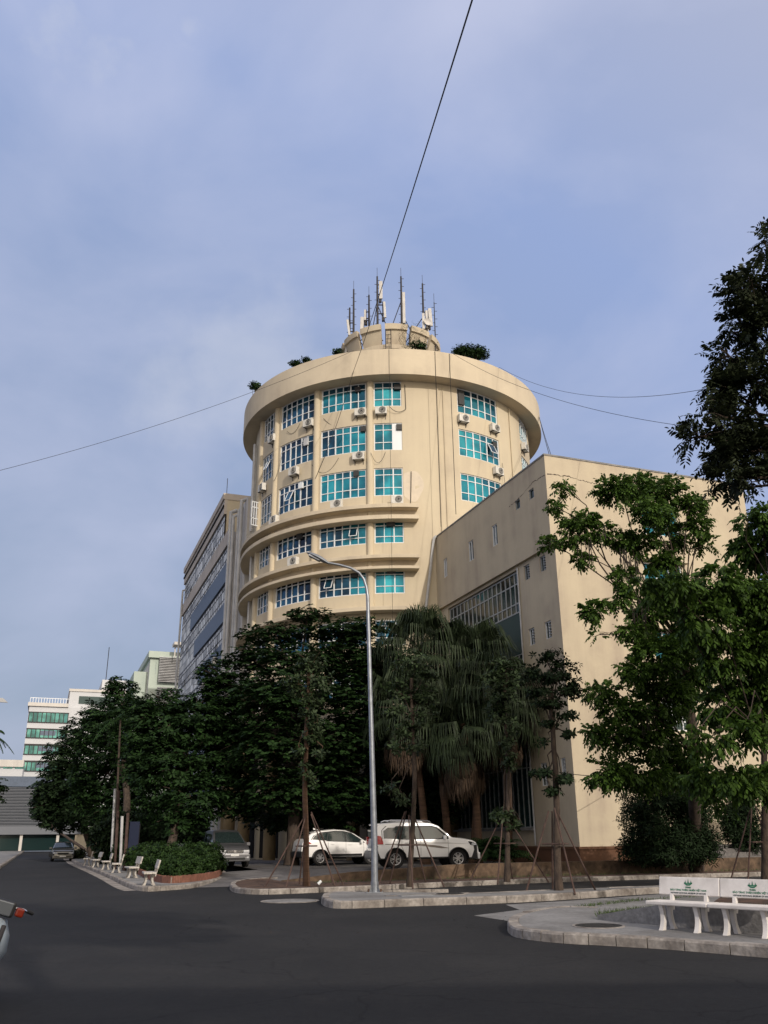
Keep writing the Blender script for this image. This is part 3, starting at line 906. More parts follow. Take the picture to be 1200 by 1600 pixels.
# --- antenna masts
def mast(px, ytop, Y, panels, label, whip=True, zb=None, rad=.10, guys=()):
    b = at(px, 510, Y); zt = at(px, ytop, Y).z
    zbase = zb or 41.9
    t = thing('antenna_mast', label, 'antenna mast', (b.x, Y, zbase), 0, 'antenna masts on the tower roof')
    h = zt - zbase
    mb = MB(); mb.tube([(0, 0, 0), (0, 0, h * .5), (0, 0, h)], [rad, rad * .9, rad * .7], 8)
    mb.build('pole', M['darksteel'], t, smooth=True)
    if whip:
        mb = MB(); mb.tube([(0, 0, h), (0, 0, h + .9)], .018, 5); mb.build('whip', M['darksteel'], t)
    mb = MB()
    for k in range(int(h / .4)):
        s_ = (-1) ** k
        mb.tube([(0, 0, .3 + k * .4), (.24 * s_, 0, .3 + k * .4)], .022, 4)
    mb.build('step_pegs', M['darksteel'], t)
    for (dx, dy, z0, z1, w, tilt) in panels:
        p = MB()
        ax = Vector((tilt, 0, 1)).normalized()
        c = Vector((dx, dy, (z0 + z1) / 2))
        sx = Vector((1, 0, -tilt)).normalized()
        p.obox(c, sx, (0, 1, 0), ax, w, .14, z1 - z0)
        po = p.build('panel_antenna', M['panel'], t, bevel=.02)
        br = MB()
        br.tube([(dx * .75, dy + .12, z0 - .35), (dx * .75, dy + .12, z1 + .1)], .05, 6)
        br.obox((dx * .8, dy + .1, z0 - .1), (1, 0, 0), (0, 1, 0), (0, 0, 1), .26, .2, .34)
        for z in (z0 + .25 * (z1 - z0), z0 + .8 * (z1 - z0)):
            br.tube([(0, 0, z), (dx, dy, z)], .055, 5)
        br.build('bracket', M['darksteel'], po)
    for (gx, gy, gzv, gt) in guys:
        gm = MB(); gm.tube([(0, 0, gt), (gx, gy, gzv)], .04, 5); gm.build('strut', M['darksteel'], t)
    return t
mast(552.5, 452, 65.5, [(-.45, 0, 1.6, 3.2, .2, -.12), (-.2, .2, .4, 1.7, .18, 0), (.28, 0, -.4, .6, .25, 0)], 'leftmost tall antenna mast with a tilted panel on its left', guys=[(1.3, 0, 0, 1.7)], zb=41.2)
mast(546.3, 481, 65.8, [(-.3, 0, .1, 1.2, .16, 0)], 'short dark antenna pole at the far left of the roof drum', whip=False, zb=41.0)
mast(576.7, 461, 64.5, [(-.62, 0, 1.0, 2.6, .3, .03), (-.35, .1, 2.2, 3.4, .18, 0), (-.2, -.2, .2, 1.1, .3, .2), (.25, .1, .2, 1.0, .25, -.2)], 'antenna mast crowded with small panels left of the tallest mast', guys=[(-.9, 0, 0, 1.2), (1.2, 0, .2, 1.3)], zb=41.4)
mast(590, 432, 63.4, [(.3, 0, 3.2, 5.0, .3, 0), (.62, 0, 1.3, 2.9, .2, -.05)], 'tallest antenna mast with a panel high on its right side', guys=[(-.5, .3, 0, 2.8), (.95, .2, .1, 2.6)], zb=41.9)
mast(628, 432, 63.2, [(.2, 0, .6, 3.7, .24, 0)], 'antenna mast with one long pale panel down its right side', guys=[(-.95, 0, 0, 2.9), (.7, 0, 0, 1.5)], zb=41.9)
mast(662, 443, 64.5, [(-.02, -.2, 1.2, 2.8, .22, 0), (.28, 0, 1.4, 3.2, .2, 0), (.6, 0, 1.6, 3.4, .3, -.05), (-.3, 0, 0, 1.3, .2, 0), (.3, .1, .8, 1.5, .2, .3)], 'antenna mast with a cluster of four panels and a small dish', guys=[(-1.6, 0, 0, 2.6)], zb=41.4)
mast(679.5, 472, 65.5, [], 'bare thin antenna pole at the right end of the roof drum', guys=[(-.75, 0, -.2, 1.3)], zb=40.9, rad=.05)
c = at(668, 503, 64.2)
ds = thing('satellite_dish', 'small round white dish below the right hand antenna cluster', 'dish', c)
mb = MB(); mb.lathe([(.01, -.08), (.2, -.05), (.34, .03), (.36, .05)], 20)
o = mb.build('dish', M['panel'], ds, smooth=True); o.rotation_euler = (R(85), 0, R(20))
mb = MB(); mb.tube([(0, .1, 0), (-.25, .2, -.1), (-.28, .25, -1.6)], .04, 6); mb.build('bracket', M['darksteel'], ds)

# window fans, flaps and small boxes in the transoms
rs = random.Random(12)
for (a, z, w, h, mt_) in ((-11, 29.05, .38, .42, 'acdark'), (2.0, 29.05, .4, .45, 'acdark'), (-13, 32.3, .4, .4, 'darksteel'), (1.6, 32.3, .5, .4, 'acdark'), (-34, 28.9, .4, .6, 'pipe'), (-36, 25.5, .4, .45, 'whitepanel'), (-13.5, 25.6, .4, .4, 'acdark'), (-1.5, 21.7, .6, .35, 'acdark'), (-1.5, 18.3, .6, .3, 'acdark'), (-36, 21.6, .5, .4, 'acdark'), (-14, 18.2, .5, .4, 'acdark'), (41, 28.9, .4, .45, 'acdark'), (26, 32.0, .5, 1.2, 'acdark')):
    c = Vector(tp(a, RB + .0, z)); mb = MB()
    mb.obox(c, (math.cos(R(a)), math.sin(R(a)), 0), tp(a, 1, 0), (0, 0, 1), w, .16, h)
    mb.build('vent_box', M[mt_], tower, bevel=.01)
# open top hung sashes
for (ci, ri, k) in ((2, 1, 4), (1, 2, 2), (4, 3, 4), (2, 0, 1), (0, 3, 2)):
    a0, a1, z0, z1, n = win[(ri, ci)]; da = (a1 - a0) / n; a = a0 + da * (k + .5)
    mb = MB(); wd = 2 * math.pi * RB * da / 360 * .9; h = (z1 - z0) * .42
    t_ = Vector((math.cos(R(a)), math.sin(R(a)), 0)); o_ = Vector(tp(a, 1, 0)); dn_ = (Vector((0, 0, -1)) + o_ * .45).normalized(); top_ = Vector(tp(a, RB + .02, z0 + (z1 - z0) * .72))
    for s_ in (-.5, .5): mb.obox(top_ + t_ * wd * s_ + dn_ * h / 2, t_, o_, dn_, .05, .05, h)
    for s_ in (0, 1): mb.obox(top_ + dn_ * h * s_, t_, o_, dn_, wd, .05, .05)
    so_ = mb.build('open_sash', M['frame'], tower)
    mb = MB(); mb.add([top_ - t_ * wd / 2, top_ + t_ * wd / 2, top_ + t_ * wd / 2 + dn_ * h, top_ - t_ * wd / 2 + dn_ * h], [(0, 1, 2, 3)]); mb.build('pane', M['navy'], so_)

# --- air conditioners
def ac_mesh():
    t = thing('air_conditioner', '', 'air conditioner')
    mb = MB(); mb.box(-.42, .42, -.34, 0, 0, .58); mb.build('casing', M['acwhite'], t, bevel=.02)
    mb = MB(); mb.lathe([(.001, .02), (.07, .02), (.07, .012), (.25, .012), (.25, 0)], 20)
    f = mb.build('fan_grille', M['acdark'], t); f.rotation_euler = (R(90), 0, 0); f.location = (.1, -.345, .3)
    mb = MB()
    for k in range(3):
        mb.lathe([(.09 + k * .06, .022), (.1 + k * .06, .03), (.11 + k * .06, .022)], 20)
    rr = mb.build('guard', M['acwhite'], f)
    mb = MB()
    for x in (-.3, .3):
        mb.box(x - .02, x + .02, -.38, .06, -.05, -.005); mb.box(x - .02, x + .02, .02, .06, -.3, -.05)
    mb.build('bracket', M['darksteel'], t)
    return t
z7 = lambda x, y: (380 + x / 4.2857, 570 + y / 4.2857)
z1_ = lambda x, y: (360 + x / 2.3077, 420 + y / 2.3077)
z2_ = lambda x, y: (350 + x / 2.264, 700 + y / 2.264)
acs = [(z7(922, 325), 'air conditioner under the top row window right of the middle pilaster'),
       (z7(782, 335), 'air conditioner under the top row window left of the middle pilaster'),
       (z7(428, 410), 'air conditioner under the right end of the second window from the left, top row'),
       (z7(182, 515), 'air conditioner under the leftmost top row window of the tower'),
       (z7(768, 630), 'air conditioner under the second row window left of the middle pilaster'),
       (z7(328, 735), 'air conditioner with a hanging cable under the second row, second window from the left'),
       (z7(112, 845), 'air conditioner under the leftmost second row window of the tower'),
       (z7(636, 948), 'air conditioner standing on the upper curved ledge below the six pane window'),
       (z7(1030, 925), 'darker air conditioner standing at the right end of the upper curved ledge'),
       (z7(228, 1035), 'air conditioner resting at the left end of the upper curved ledge'),
       (z1_(845, 550), 'air conditioner below the left end of the top right window of the tower'),
       (z1_(960, 585), 'air conditioner below the right end of the top right window of the tower'),
       (z1_(1070, 655), 'air conditioner at the far right edge of the tower, top row'),
       (z2_(977, 93), 'air conditioner below the right end of the second row right hand window'),
       (z2_(255, 398), 'air conditioner standing on the lower curved ledge at left')]
ac0 = None
for (p, lab) in acs:
    ledge = 'ledge' in lab
    a, z = hitc(*p, RB + (.3 if ledge else .38))
    if ledge: z = 22.93 if 'upper' in lab else 19.3
    r = RB + (.42 if ledge else .05)
    loc = TC + Vector(tp(a, r, z))
    if ac0 is None:
        ac0 = ac_mesh(); ac0['group'] = 'air conditioners on the round tower'
        ac0.location = loc; ac0.rotation_euler = (0, 0, R(a)); ac0['label'] = lab
    else:
        dup(ac0, loc, R(a), lab)

# ================================================================== ANNEX
annex = thing('annex_building', 'plain square beige annex with small windows in front of the round tower', 'building', wv(23.04, 36.72, .13), GRID)
annex.scale = (.918, .918, .918)      # walls below are drawn at 1/0.918 of their size
def bq(mb, pts): mb.add(pts, [tuple(range(len(pts)))])
V0, V1, U0, U1, ZT = 25.1, 39.6, 40.0, 55.4, 22.45
aw = lambda v, u, z: (v - V0, u - U0, z)
def wall_grid(mb, fixed, axis, s0, s1, zz0, zz1, holes, depth, flip=False, recess_z=None):
    """flat wall with openings; axis 'u': runs along u at v=fixed, axis 'v': runs along v at u=fixed; depth: inward"""
    ss = sorted(set([s0, s1] + [x for h in holes for x in h[:2]])); zs = sorted(set([zz0, zz1] + [x for h in holes for x in h[2:4]]))
    P = (lambda s, z, d=0: aw(fixed + d, s, z)) if axis == 'u' else (lambda s, z, d=0: aw(s, fixed + d, z))
    for a, b in zip(ss, ss[1:]):
        for c, d in zip(zs, zs[1:]):
            m = ((a + b) / 2, (c + d) / 2)
            if any(h[0] < m[0] < h[1] and h[2] < m[1] < h[3] for h in holes): continue
            q = [P(a, c), P(b, c), P(b, d), P(a, d)]
            mb.add(q, [(0, 1, 2, 3) if axis == 'v' else (3, 2, 1, 0)])
    for h in holes:
        a, b, c, d = h[:4]
        mb.add([P(a, c), P(b, c), P(b, c, depth), P(a, c, depth), P(a, d), P(b, d), P(b, d, depth), P(a, d, depth)], [(0, 1, 2, 3), (4, 7, 6, 5), (0, 3, 7, 4), (1, 5, 6, 2)])
ZS = 16.95
hu = [(43.15, 43.75, 20.3, 20.92), (41.45, 42.05, 20.35, 20.97), (46.25, 46.95, 18.96, 20.35), (49.7, 50.45, 18.98, 20.38), (54.0, 54.6, 19.0, 20.38)]
hl = [(42.95, 43.6, 15.8, 16.7), (41.1, 41.75, 15.8, 16.7), (42.9, 43.55, 11.87, 12.85), (41.05, 41.75, 11.87, 12.85), (42.6, 43.3, 4.1, 5.3), (40.7, 41.2, 4.3, 5.4)]
cw = (44.45, 54.6, 1.95, 16.75)
mb = MB()
wall_grid(mb, V0, 'u', U0, U1 + 4, ZS, ZT, hu, .18)
wall_grid(mb, V0 + .22, 'u', U0, U1 + 4, 1.0, ZS, hl + [cw], .22)
mb.add([aw(V0, U0, ZS), aw(V0 + .22, U0, ZS), aw(V0 + .22, U1 + 4, ZS), aw(V0, U1 + 4, ZS)], [(0, 1, 2, 3)])
hr = [(31.5, 34.1, 18.3, 20.0), (31.2, 33.9, 14.8, 16.5), (31.3, 33.3, 6.9, 8.7), (31.3, 33.3, 10.8, 12.4)]
wall_grid(mb, U0, 'v', V0 + .22, V1, 1.0, ZS, [h for h in hr if h[3] < ZS], .22)
wall_grid(mb, U0, 'v', V0, V1, ZS, ZT, [hr[0]], .22)
mb.add([aw(V0, U0, ZS), aw(V0 + .22, U0, ZS), aw(V0 + .22, U0 + .01, ZS)], [(0, 1, 2)])
# right end and back, roof
mb.add([aw(V1, U0, 0), aw(V1, U1 + 4, 0), aw(V1, U1 + 4, ZT), aw(V1, U0, ZT)], [(0, 1, 2, 3)])
mb.add([aw(V0, U1 + 4, 0), aw(V1, U1 + 4, 0), aw(V1, U1 + 4, ZT), aw(V0, U1 + 4, ZT)], [(3, 2, 1, 0)])
mb.build('wall', M['beige_dirty'], annex)
mb = MB()
for (x0, x1, y0, y1) in ((V0 - .04, V0 + .3, U0 - .04, U1 + 4), (V0 + .3, V1 + .04, U0 - .04, U0 + .3), (V1 - .3, V1 + .04, U0 + .3, U1 + 4), (V0 + .3, V1 - .3, U1 + 3.7, U1 + 4)):
    mb.box(x0 - V0, x1 - V0, y0 - U0, y1 - U0, ZT - .002, ZT + .1)
mb.build('coping', M['concrete'], annex)
mb = MB(); mb.box(.3, V1 - V0 - .3, .3, U1 + 3.7 - U0, ZT - .8, ZT - .7); mb.build('roof', M['concrete'], annex)
mb = MB()
mb.box(.22 - .1, V1 - V0, -.1, 0, 0, .92); mb.box(.12, .22, 0, 19, 0, .92)
mb.box(.22 - .16, V1 - V0, -.16, .0, .92, 1.04); mb.box(.06, .22, 0.0, 19, .92, 1.04)
mb.build('plinth', M['plinth'], annex)
def flat_window(parent, axis, fixed, a, b, c, d, nx, nz, glass, frame, outward, fw=.05, dep=.08, name='window'):
    P = (lambda s, z, o=0: aw(fixed + o, s, z)) if axis == 'u' else (lambda s, z, o=0: aw(s, fixed + o, z))
    g, f = MB(), MB()
    zs = nz if isinstance(nz, (list, tuple)) else [c + (d - c) * k / nz for k in range(nz + 1)]
    for i in range(nx):
        x0, x1 = a + (b - a) * i / nx, a + (b - a) * (i + 1) / nx
        for z0, z1 in zip(zs, zs[1:]):
            t = random.uniform(-.01, .01)
            q = [P(x0, z0, t), P(x1, z0, -t), P(x1, z1, -t), P(x0, z1, t)]
            g.add(q, [(0, 1, 2, 3)])
    def bx(s0, s1, z0, z1, o):
        p, q = P(s0, z0, outward * (-.02)), P(s1, z1, outward * (o))
        f.box(min(p[0], q[0]), max(p[0], q[0]), min(p[1], q[1]), max(p[1], q[1]), z0, z1)
    for i in range(nx + 1):
        x = a + (b - a) * i / nx
        x = min(max(x, a + fw / 2), b - fw / 2)
        bx(x - fw / 2, x + fw / 2, c, d, dep)
    for z in zs:
        z = min(max(z, c + fw / 2), d - fw / 2)
        bx(a, b, z - fw / 2, z + fw / 2, dep - .006)
    fo = f.build(name, frame, parent)
    g.build('glass', glass, fo)
    return fo
for h in hu:
    big = h[3] - h[2] > 1
    flat_window(annex, 'u', V0 + .12, *h, 2 if big else 1, 1 if big else 1, M['navy'] if big else M['blackglass'], M['frame'] if big else M['greyframe'], -1)
for h in hl:
    fo = flat_window(annex, 'u', V0 + .36, *h, 2, 1, M['blackglass'], M['frame'] if h[2] < 15 else M['greyframe'], -1, fw=.045)
    lv = MB()
    for k in range(6):
        z = h[2] + (k + .5) * (h[3] - h[2]) / 6
        lv.box(V0 + .26 - V0, V0 + .3 - V0, h[0] - U0 + .03, (h[0] + h[1]) / 2 - U0, z - .02, z + .02)
    lv.build('bars', M['greyframe'], fo)
# tall curtain window: upper glazed band, green panel, lower glazing
flat_window(annex, 'u', V0 + .40, 44.5, 54.6, 14.15, 16.7, 17, [14.15, 14.75, 15.95, 16.7], M['blackglass'], M['midframe'], -1, fw=.075, dep=.05, name='curtain_window')
mb = MB(); mb.box(.38, .42, 44.5 - U0, 54.6 - U0, 11.7, 14.14); mb.build('spandrel', M['darkgreen'], annex)
flat_window(annex, 'u', V0 + .40, 44.5, 54.6, 2.0, 11.68, 17, [2.0, 5.2, 8.4, 11.68], M['blackglass'], M['midframe'], -1, fw=.05, dep=.05, name='curtain_window')
mb = MB(); mb.box(-.05, .4, 44.3 - U0, 54.6 - U0, 1.85, 1.98); mb.build('sill', M['concrete'], annex)
mb = MB(); mb.tube([(.14, 44.25 - U0, 1.1), (.14, 44.25 - U0, 16.8)], .05, 6); mb.build('downpipe', M['pipe'], annex)
for i, h in enumerate(hr):
    flat_window(annex, 'v', U0 + .14, *h, 3, [h[2], h[2] + .5, h[3]], M['teal'] if i < 2 or i == 3 else M['blackglass'], M['frame'], -1, fw=.06)
    if i:
        mb = MB(); mb.box(h[0] - V0 - .3, h[1] - V0 + .3, -.45, -.002, h[3] + .08, h[3] + .2); mb.build('hood', M['trim'], annex)
# cracks
def crack(pts, w, parent, mt):
    mb = MB()
    rs = random.Random(5)
    L = []
    for a, b in zip(pts, pts[1:]):
        for k in range(10): L.append(Vector(a).lerp(Vector(b), k / 10) + Vector((0, 0, rs.uniform(-.04, .04))))
    L.append(Vector(pts[-1]))
    for a, b in zip(L, L[1:]):
        ww = w * rs.uniform(.2, 1.2)
        mb.add([a + Vector((0, 0, -ww)), b + Vector((0, 0, -ww * .7)), b + Vector((0, 0, ww)), a + Vector((0, 0, ww))], [(0, 1, 2, 3)])
    mb.build('crack', mt, parent)
crackm = mat('crack_dirt', (.05, .035, .03), 1)
crack([(-.006, .1, 21.2), (-.006, 1.5, 21.3), (-.006, 3.4, 20.9), (-.006, 4.6, 20.85)], .022, annex, crackm)
crack([(.1, -.006, 21.25), (1.6, -.006, 21.3), (2.6, -.006, 21.15), (3.4, -.006, 21.1)], .03, annex, crackm)
# steps at the right
st = thing('entrance_steps', 'dark flight of wide steps at the right of the annex', 'steps', wv(28.6, 35.0, .3), GRID)
for k in range(5):
    mb = MB(); mb.box(0, 11, -1.6 + k * .32, 1.7, -.1 if k == 0 else k * .16 - .0, (k + 1) * .16); mb.build('step', M['parking'], st, bevel=.01)

# ================================================================== SLAB BUILDING (left of the tower)
SV, SU = 12.55, 75.6
slab = thing('slab_office_block', 'long grey office block with ribbon windows and blue bands left of the round tower', 'building', wv(SV, 71, 0), GRID)
sb = lambda mb, v0, v1, u0, u1, z0, z1: mb.box(v0 - SV, v1 - SV, u0 - 71, u1 - 71, z0, z1)
mb = MB(); sb(mb, SV + .25, 26, 71, 101.5, 0, 26.6); mb.build('wall', M['grey_wall'], slab)
mb = MB(); sb(mb, SV + .25, 26, SU, 101.0, 26.6, 31.3); mb.build('upper_wall', M['beige'], slab)
mb = MB(); sb(mb, SV - .15, 26, SU - .05, 101.3, 31.3, 31.9); mb.build('parapet', M['brown_wall'], slab)
mb = MB(); sb(mb, SV - .02, SV + .25, SU - .02, 101.2, 29.85, 31.3); mb.build('parapet', M['brown_wall'], slab)
mb = MB(); sb(mb, SV - .12, SV - .02, SU, 101.2, 30.55, 30.75); mb.build('string_course', M['dark'], slab)
bands = [(29.80, 27.35, SU, 100.8, 'w'), (27.35, 26.0, 71.3, 101.2, 'b'), (26.0, 24.25, 71.0, 100.8, 'w'), (24.25, 22.5, 71.2, 93, 'p'), (22.5, 20.6, 71, 100.8, 'w'), (20.6, 18.95, 71.2, 89, 'p'),
         (18.95, 17.1, 71, 100.8, 'w'), (17.1, 15.5, 71.2, 85, 'p'), (15.5, 13.6, 71, 100.8, 'w'), (13.6, 12, 71.2, 82, 'p'), (12, 10, 71, 100.8, 'w'), (10, 8.5, 71.2, 100, 'p'), (8.5, 6.6, 71, 100.8, 'w'), (6.6, 5, 71.2, 100, 'p'), (5, 3, 71, 100.8, 'w')]
aw_save = aw
for z1, z0, u0, u1, k in bands:
    if k == 'b':
        m_ = MB(); sb(m_, SV - .03, SV + .25, u0, u1, z0, z1); m_.build('band', M['brown_wall'], slab)
    elif k == 'p':
        m_ = MB(); sb(m_, SV - .05, SV + .25, u0, u1, z0, z1); m_.build('blue_band', M['blueband'], slab)
        if u1 < 99:
            aw = lambda v, u, z: (v - SV, u - 71, z)
            flat_window(slab, 'u', SV + .12, u1 + .05, 100.8, z0, z1, max(2, int((101 - u1) / .75)), 2, M['blind'], M['greyframe'], -1, fw=.08, dep=.02)
            aw = aw_save
    else:
        aw = lambda v, u, z: (v - SV, u - 71, z)
        flat_window(slab, 'u', SV + .12, u0, u1, z0 + .02, z1 - .02, int((u1 - u0) / .95), [z0 + .02, z0 + (z1 - z0) * .3, z0 + (z1 - z0) * .75, z1 - .02], M['blind'], M['darksteel'], -1, fw=.10, dep=.02)
        aw = aw_save
# open sashes and air conditioners hung on the slab facade
rs = random.Random(9)
for k in range(26):
    z = rs.choice([28.2, 25.0, 21.4, 17.8, 14.3]); u = rs.uniform(72, 98)
    if z > 27 and u < 77: continue
    m_ = MB(); y = u - 71
    m_.add([(-.05, y, z), (-.05, y + .6, z), (-.5, y + .6, z - .75), (-.5, y, z - .75)], [(0, 1, 2, 3)])
    for q in ((y, y + .05), (y + .55, y + .6)):
        m_.add([(-.07, q[0], z), (-.07, q[1], z), (-.54, q[1], z - .8), (-.54, q[0], z - .8)], [(0, 1, 2, 3)])
    m_.build('open_sash', M['darksteel'], slab)
for k, (u, z, lab) in enumerate([(74.5, 15.6, 'air conditioner hung on the grey slab block just above the tree tops'), (78.5, 14.2, 'air conditioner low on the grey slab block beside open sashes'), (79.8, 14.2, 'second air conditioner low on the grey slab block, next to its twin')]):
    o = dup(ac0, wv(SV - .1, u, z), GRID - math.pi / 2, lab); o['group'] = 'air conditioners on the slab block'
# service wall and pipes in the gap before the tower
m_ = MB(); sb(m_, SV + .6, 15, 67.5, 71, 0, 28.6); m_.build('service_wall', M['grey_wall'], slab)
for (u, v, z1, rad) in ((70.7, SV - .2, 28.2, .17), (70.0, SV - .1, 27.6, .14), (69.3, SV + .2, 28.0, .11), (68.4, SV + .25, 28.5, .16), (100.7, SV - .15, 29, .12)):
    m_ = MB(); m_.tube([(v - SV, u - 71, 1), (v - SV, u - 71, z1 - .5), (v - SV, u - 71, z1), (v - SV + .5, u - 71, z1 + .25)], rad, 8); m_.build('downpipe', M['pipe'], slab, smooth=True)
m_ = MB(); m_.tube([(2.8, 4.2, 31), (2.8, 4.2, 36)], .03, 5); m_.tube([(.2, 5, 31.9), (.2, 5, 33.6)], .03, 5); m_.build('lightning_rod', M['darksteel'], slab)

# ================================================================== LOUVRED PALE GREEN BLOCK
LU = 125
def pv_(px, py): return on_u(px, py, LU)
v0, zt = pv_(236, 1018); v1, _ = pv_(300, 1018)
lb = thing('louvred_block', 'pale green block with tall grey louvres beyond the slab office block', 'building', wv(v0, LU, 0), GRID)
m_ = MB(); m_.box(0, v1 - v0 + 4, 0, 16, 0, zt - .9); m_.build('wall', M['green_wall'], lb)
m_ = MB(); m_.box(-.3, v1 - v0 + 4, -.5, 16, zt - .9, zt); m_.build('parapet', M['green_wall'], lb)
lv0 = pv_(250, 1030)[0] - v0
for (ya, yb) in ((1027, 1067), (1075, 1112)):
    za, zb_ = pv_(262, ya)[1], pv_(262, yb)[1]
    m_ = MB(); m_.box(lv0 - .1, v1 - v0 + 1, -.35, -.3, zb_, za); bk = m_.build('louvre_screen', M['louvre'], lb)
    m_ = MB(); n = 16
    for k in range(n):
        z = zb_ + (za - zb_) * (k + .5) / n
        m_.add([(lv0 - .1, -.4, z + .14), (v1 - v0 + 1, -.4, z + .14), (v1 - v0 + 1, -.75, z - .1), (lv0 - .1, -.75, z - .1)], [(0, 1, 2, 3)])
    m_.build('blades', M['pipe'], bk)
m_ = MB(); m_.box(.8, lv0 - .5, -.03, 0, zt - 3.2, zt - 1.4); m_.build('panel', M['blueband'], lb)
va, za = pv_(212, 1045)
m_ = MB(); m_.box(va - v0, -.02, 2, 14, 0, za); m_.build('side_wing', M['green_wall'], lb)
m_ = MB(); m_.box(-.02, -.002, .5, 15, 2, zt - 1.5); m_.build('side_wall', M['grey_wall'], lb)
# roof canopy peeking beside the slab
m_ = MB(); m_.box(2.8, 9, -3, -.8, zt + .6, zt + 1.0); m_.box(3, 3.15, -2, -1.8, zt - 1, zt + .6); m_.build('roof_canopy', M['grey_wall'], lb)

# ================================================================== WHITE OFFICE BLOCK FAR LEFT
WU = 190
def pw(px, py): return on_u(px, py, WU)
v0, zt = pw(46, 1103); v1, _ = pw(107, 1103); v2, z2 = pw(150, 1081); v3, z3 = pw(162, 1057)
wb = thing('white_office_block', 'white office block with green ribbon windows at the far left', 'building', wv(v0, WU, 0), GRID)
m_ = MB(); m_.box(0, v1 - v0 + 3, 0, 20, 0, zt); m_.build('wall', M['white_wall'], wb)
m_ = MB(); m_.box(-.3, v1 - v0, -.4, 20, zt, zt + .7); m_.build('parapet', M['grey_wall'], wb)
m_ = MB(); m_.box(v1 - v0, v1 - v0 + 18, .6, 22, 0, z2); m_.build('taller_wing', M['white_wall'], wb)
m_ = MB(); m_.box(v1 - v0 - .2, v1 - v0 + 18, .4, 22, z2, z2 + .5); m_.build('wing_parapet', M['grey_wall'], wb)
m_ = MB(); m_.box(v3 - v0, v3 - v0 + 8, 4, 20, z2, z3); m_.build('roof_house', M['white_wall'], wb)
m_ = MB(); m_.tube([(v3 - v0 + .7, 4, z3), (v3 - v0 + .7, 4, z3 + 7)], .08, 5); m_.build('lightning_rod', M['darksteel'], wb)
va, za = pw(124, 1087); vb, zb_ = pw(150, 1100)
m_ = MB(); m_.box(va - v0, va - v0 + 8, .52, .58, zb_, za); m_.build('window', M['darkgreen'], wb)
fv = v1 - v0
for (ya, yb) in ((1113, 1127.5), (1139, 1152), (1165, 1178), (1191, 1204), (1217, 1230)):
    za, zb_ = pw(45, ya)[1], pw(45, yb)[1]
    f = MB(); n = 9
    for k in range(n + 1): f.box(fv * k / n - .08 + .15, fv * k / n + .08 + .15, -.18, -.02, zb_, za)
    f.box(0, fv + .3, -.2, -.02, za, za + .15); f.box(0, fv + .3, -.2, -.02, zb_ - .15, zb_)
    fo = f.build('window', M['darksteel'], wb)
    gm = MB()
    for k in range(n):
        gm.add([(fv * k / n + .15, -.1, zb_), (fv * (k + 1) / n + .15, -.1, zb_), (fv * (k + 1) / n + .15, -.1, za), (fv * k / n + .15, -.1, za)], [(0, 1, 2, 3)])
    gm.build('glass', M['greenglass'], fo)
    m_ = MB(); m_.box(0, fv + .3, -.12, -.002, zb_ - 1.5, zb_ - 1.25); m_.build('string_course', M['darksteel'], wb)
    m_ = MB(); m_.box(fv * .35, fv * .75, -.14, -.003, zb_ - 2.6, zb_ - 1.7); m_.build('grey_panel', M['blueband'], wb)
# rail on the roof
m_ = MB()
for k in range(14): m_.tube([(fv * k / 14, 1, zt + .7), (fv * k / 14, 1, zt + 1.8)], .07, 4)
m_.tube([(0, 1, zt + 1.8), (fv, 1, zt + 1.8)], .08, 4); m_.build('roof_rail', M['frame'], wb)

# low wing further left
v0, zt = on_u(-60, 1186, 175); v1, _ = on_u(38, 1186, 175)
lw = thing('low_white_wing', 'low white building with a grey roof band left of the white office block', 'building', wv(v0, 175, 0), GRID)
m_ = MB(); m_.box(0, v1 - v0, 0, 10, 0, zt - 1.2); m_.build('wall', M['white_wall'], lw)
m_ = MB(); m_.box(-.3, v1 - v0, -.4, 10, zt - 1.2, zt); m_.build('roof', M['grey_wall'], lw)
za, zb_ = on_u(10, 1196, 175)[1], on_u(10, 1201, 175)[1]
f = MB()
for k in range(5): f.box(1 + k * (v1 - v0) / 5.2, 1 + (k + .8) * (v1 - v0) / 5.2, -.05, -.01, zb_, za)
f.build('window', M['greenglass'], lw)

# grey louvred hall closing the street
HU = 150
def ph(px, py): return on_u(px, py, HU)
_, zt = ph(30, 1214); _, zl = ph(30, 1291); _, zc = ph(30, 1304)
hb = thing('louvred_hall', 'wide grey hall with horizontal louvres closing the end of the street', 'building', wv(-30, HU, 0), GRID)
m_ = MB(); m_.box(0, 36, .5, 14, 0, zt); m_.build('wall', M['blueband'], hb)
m_ = MB(); m_.box(0, 36, .2, .5, zt - 1.4, zt + .1); m_.build('parapet', M['blueband'], hb)
m_ = MB(); m_.box(0, 36, -.8, .5, zc, zl); m_.build('canopy', M['louvre'], hb)
m_ = MB(); n = 26
for k in range(n):
    z = zl + (zt - 1.5 - zl) * (k + .5) / n
    m_.box(0, 36, .1, .3, z - .05, z + .05)
m_.build('louvres', M['louvre'], hb)
for k in range(7):
    m_ = MB(); m_.box(k * 5.2 + 1.5, k * 5.2 + 6.2, .4, .49, .2, zc - .1); m_.build('shop_opening', M['blackglass'], hb)
    m_ = MB(); m_.box(k * 5.2 + 1.05, k * 5.2 + 1.45, -.4, .4, 0, zc); m_.build('column', M['grey_wall'], hb)
a_, b_ = ph(118, 1300), ph(134, 1330)
m_ = MB(); m_.box(a_[0] + 30, b_[0] + 31.6, -.5, .4, 0, zc); m_.build('end_wall', M['beige'], hb)

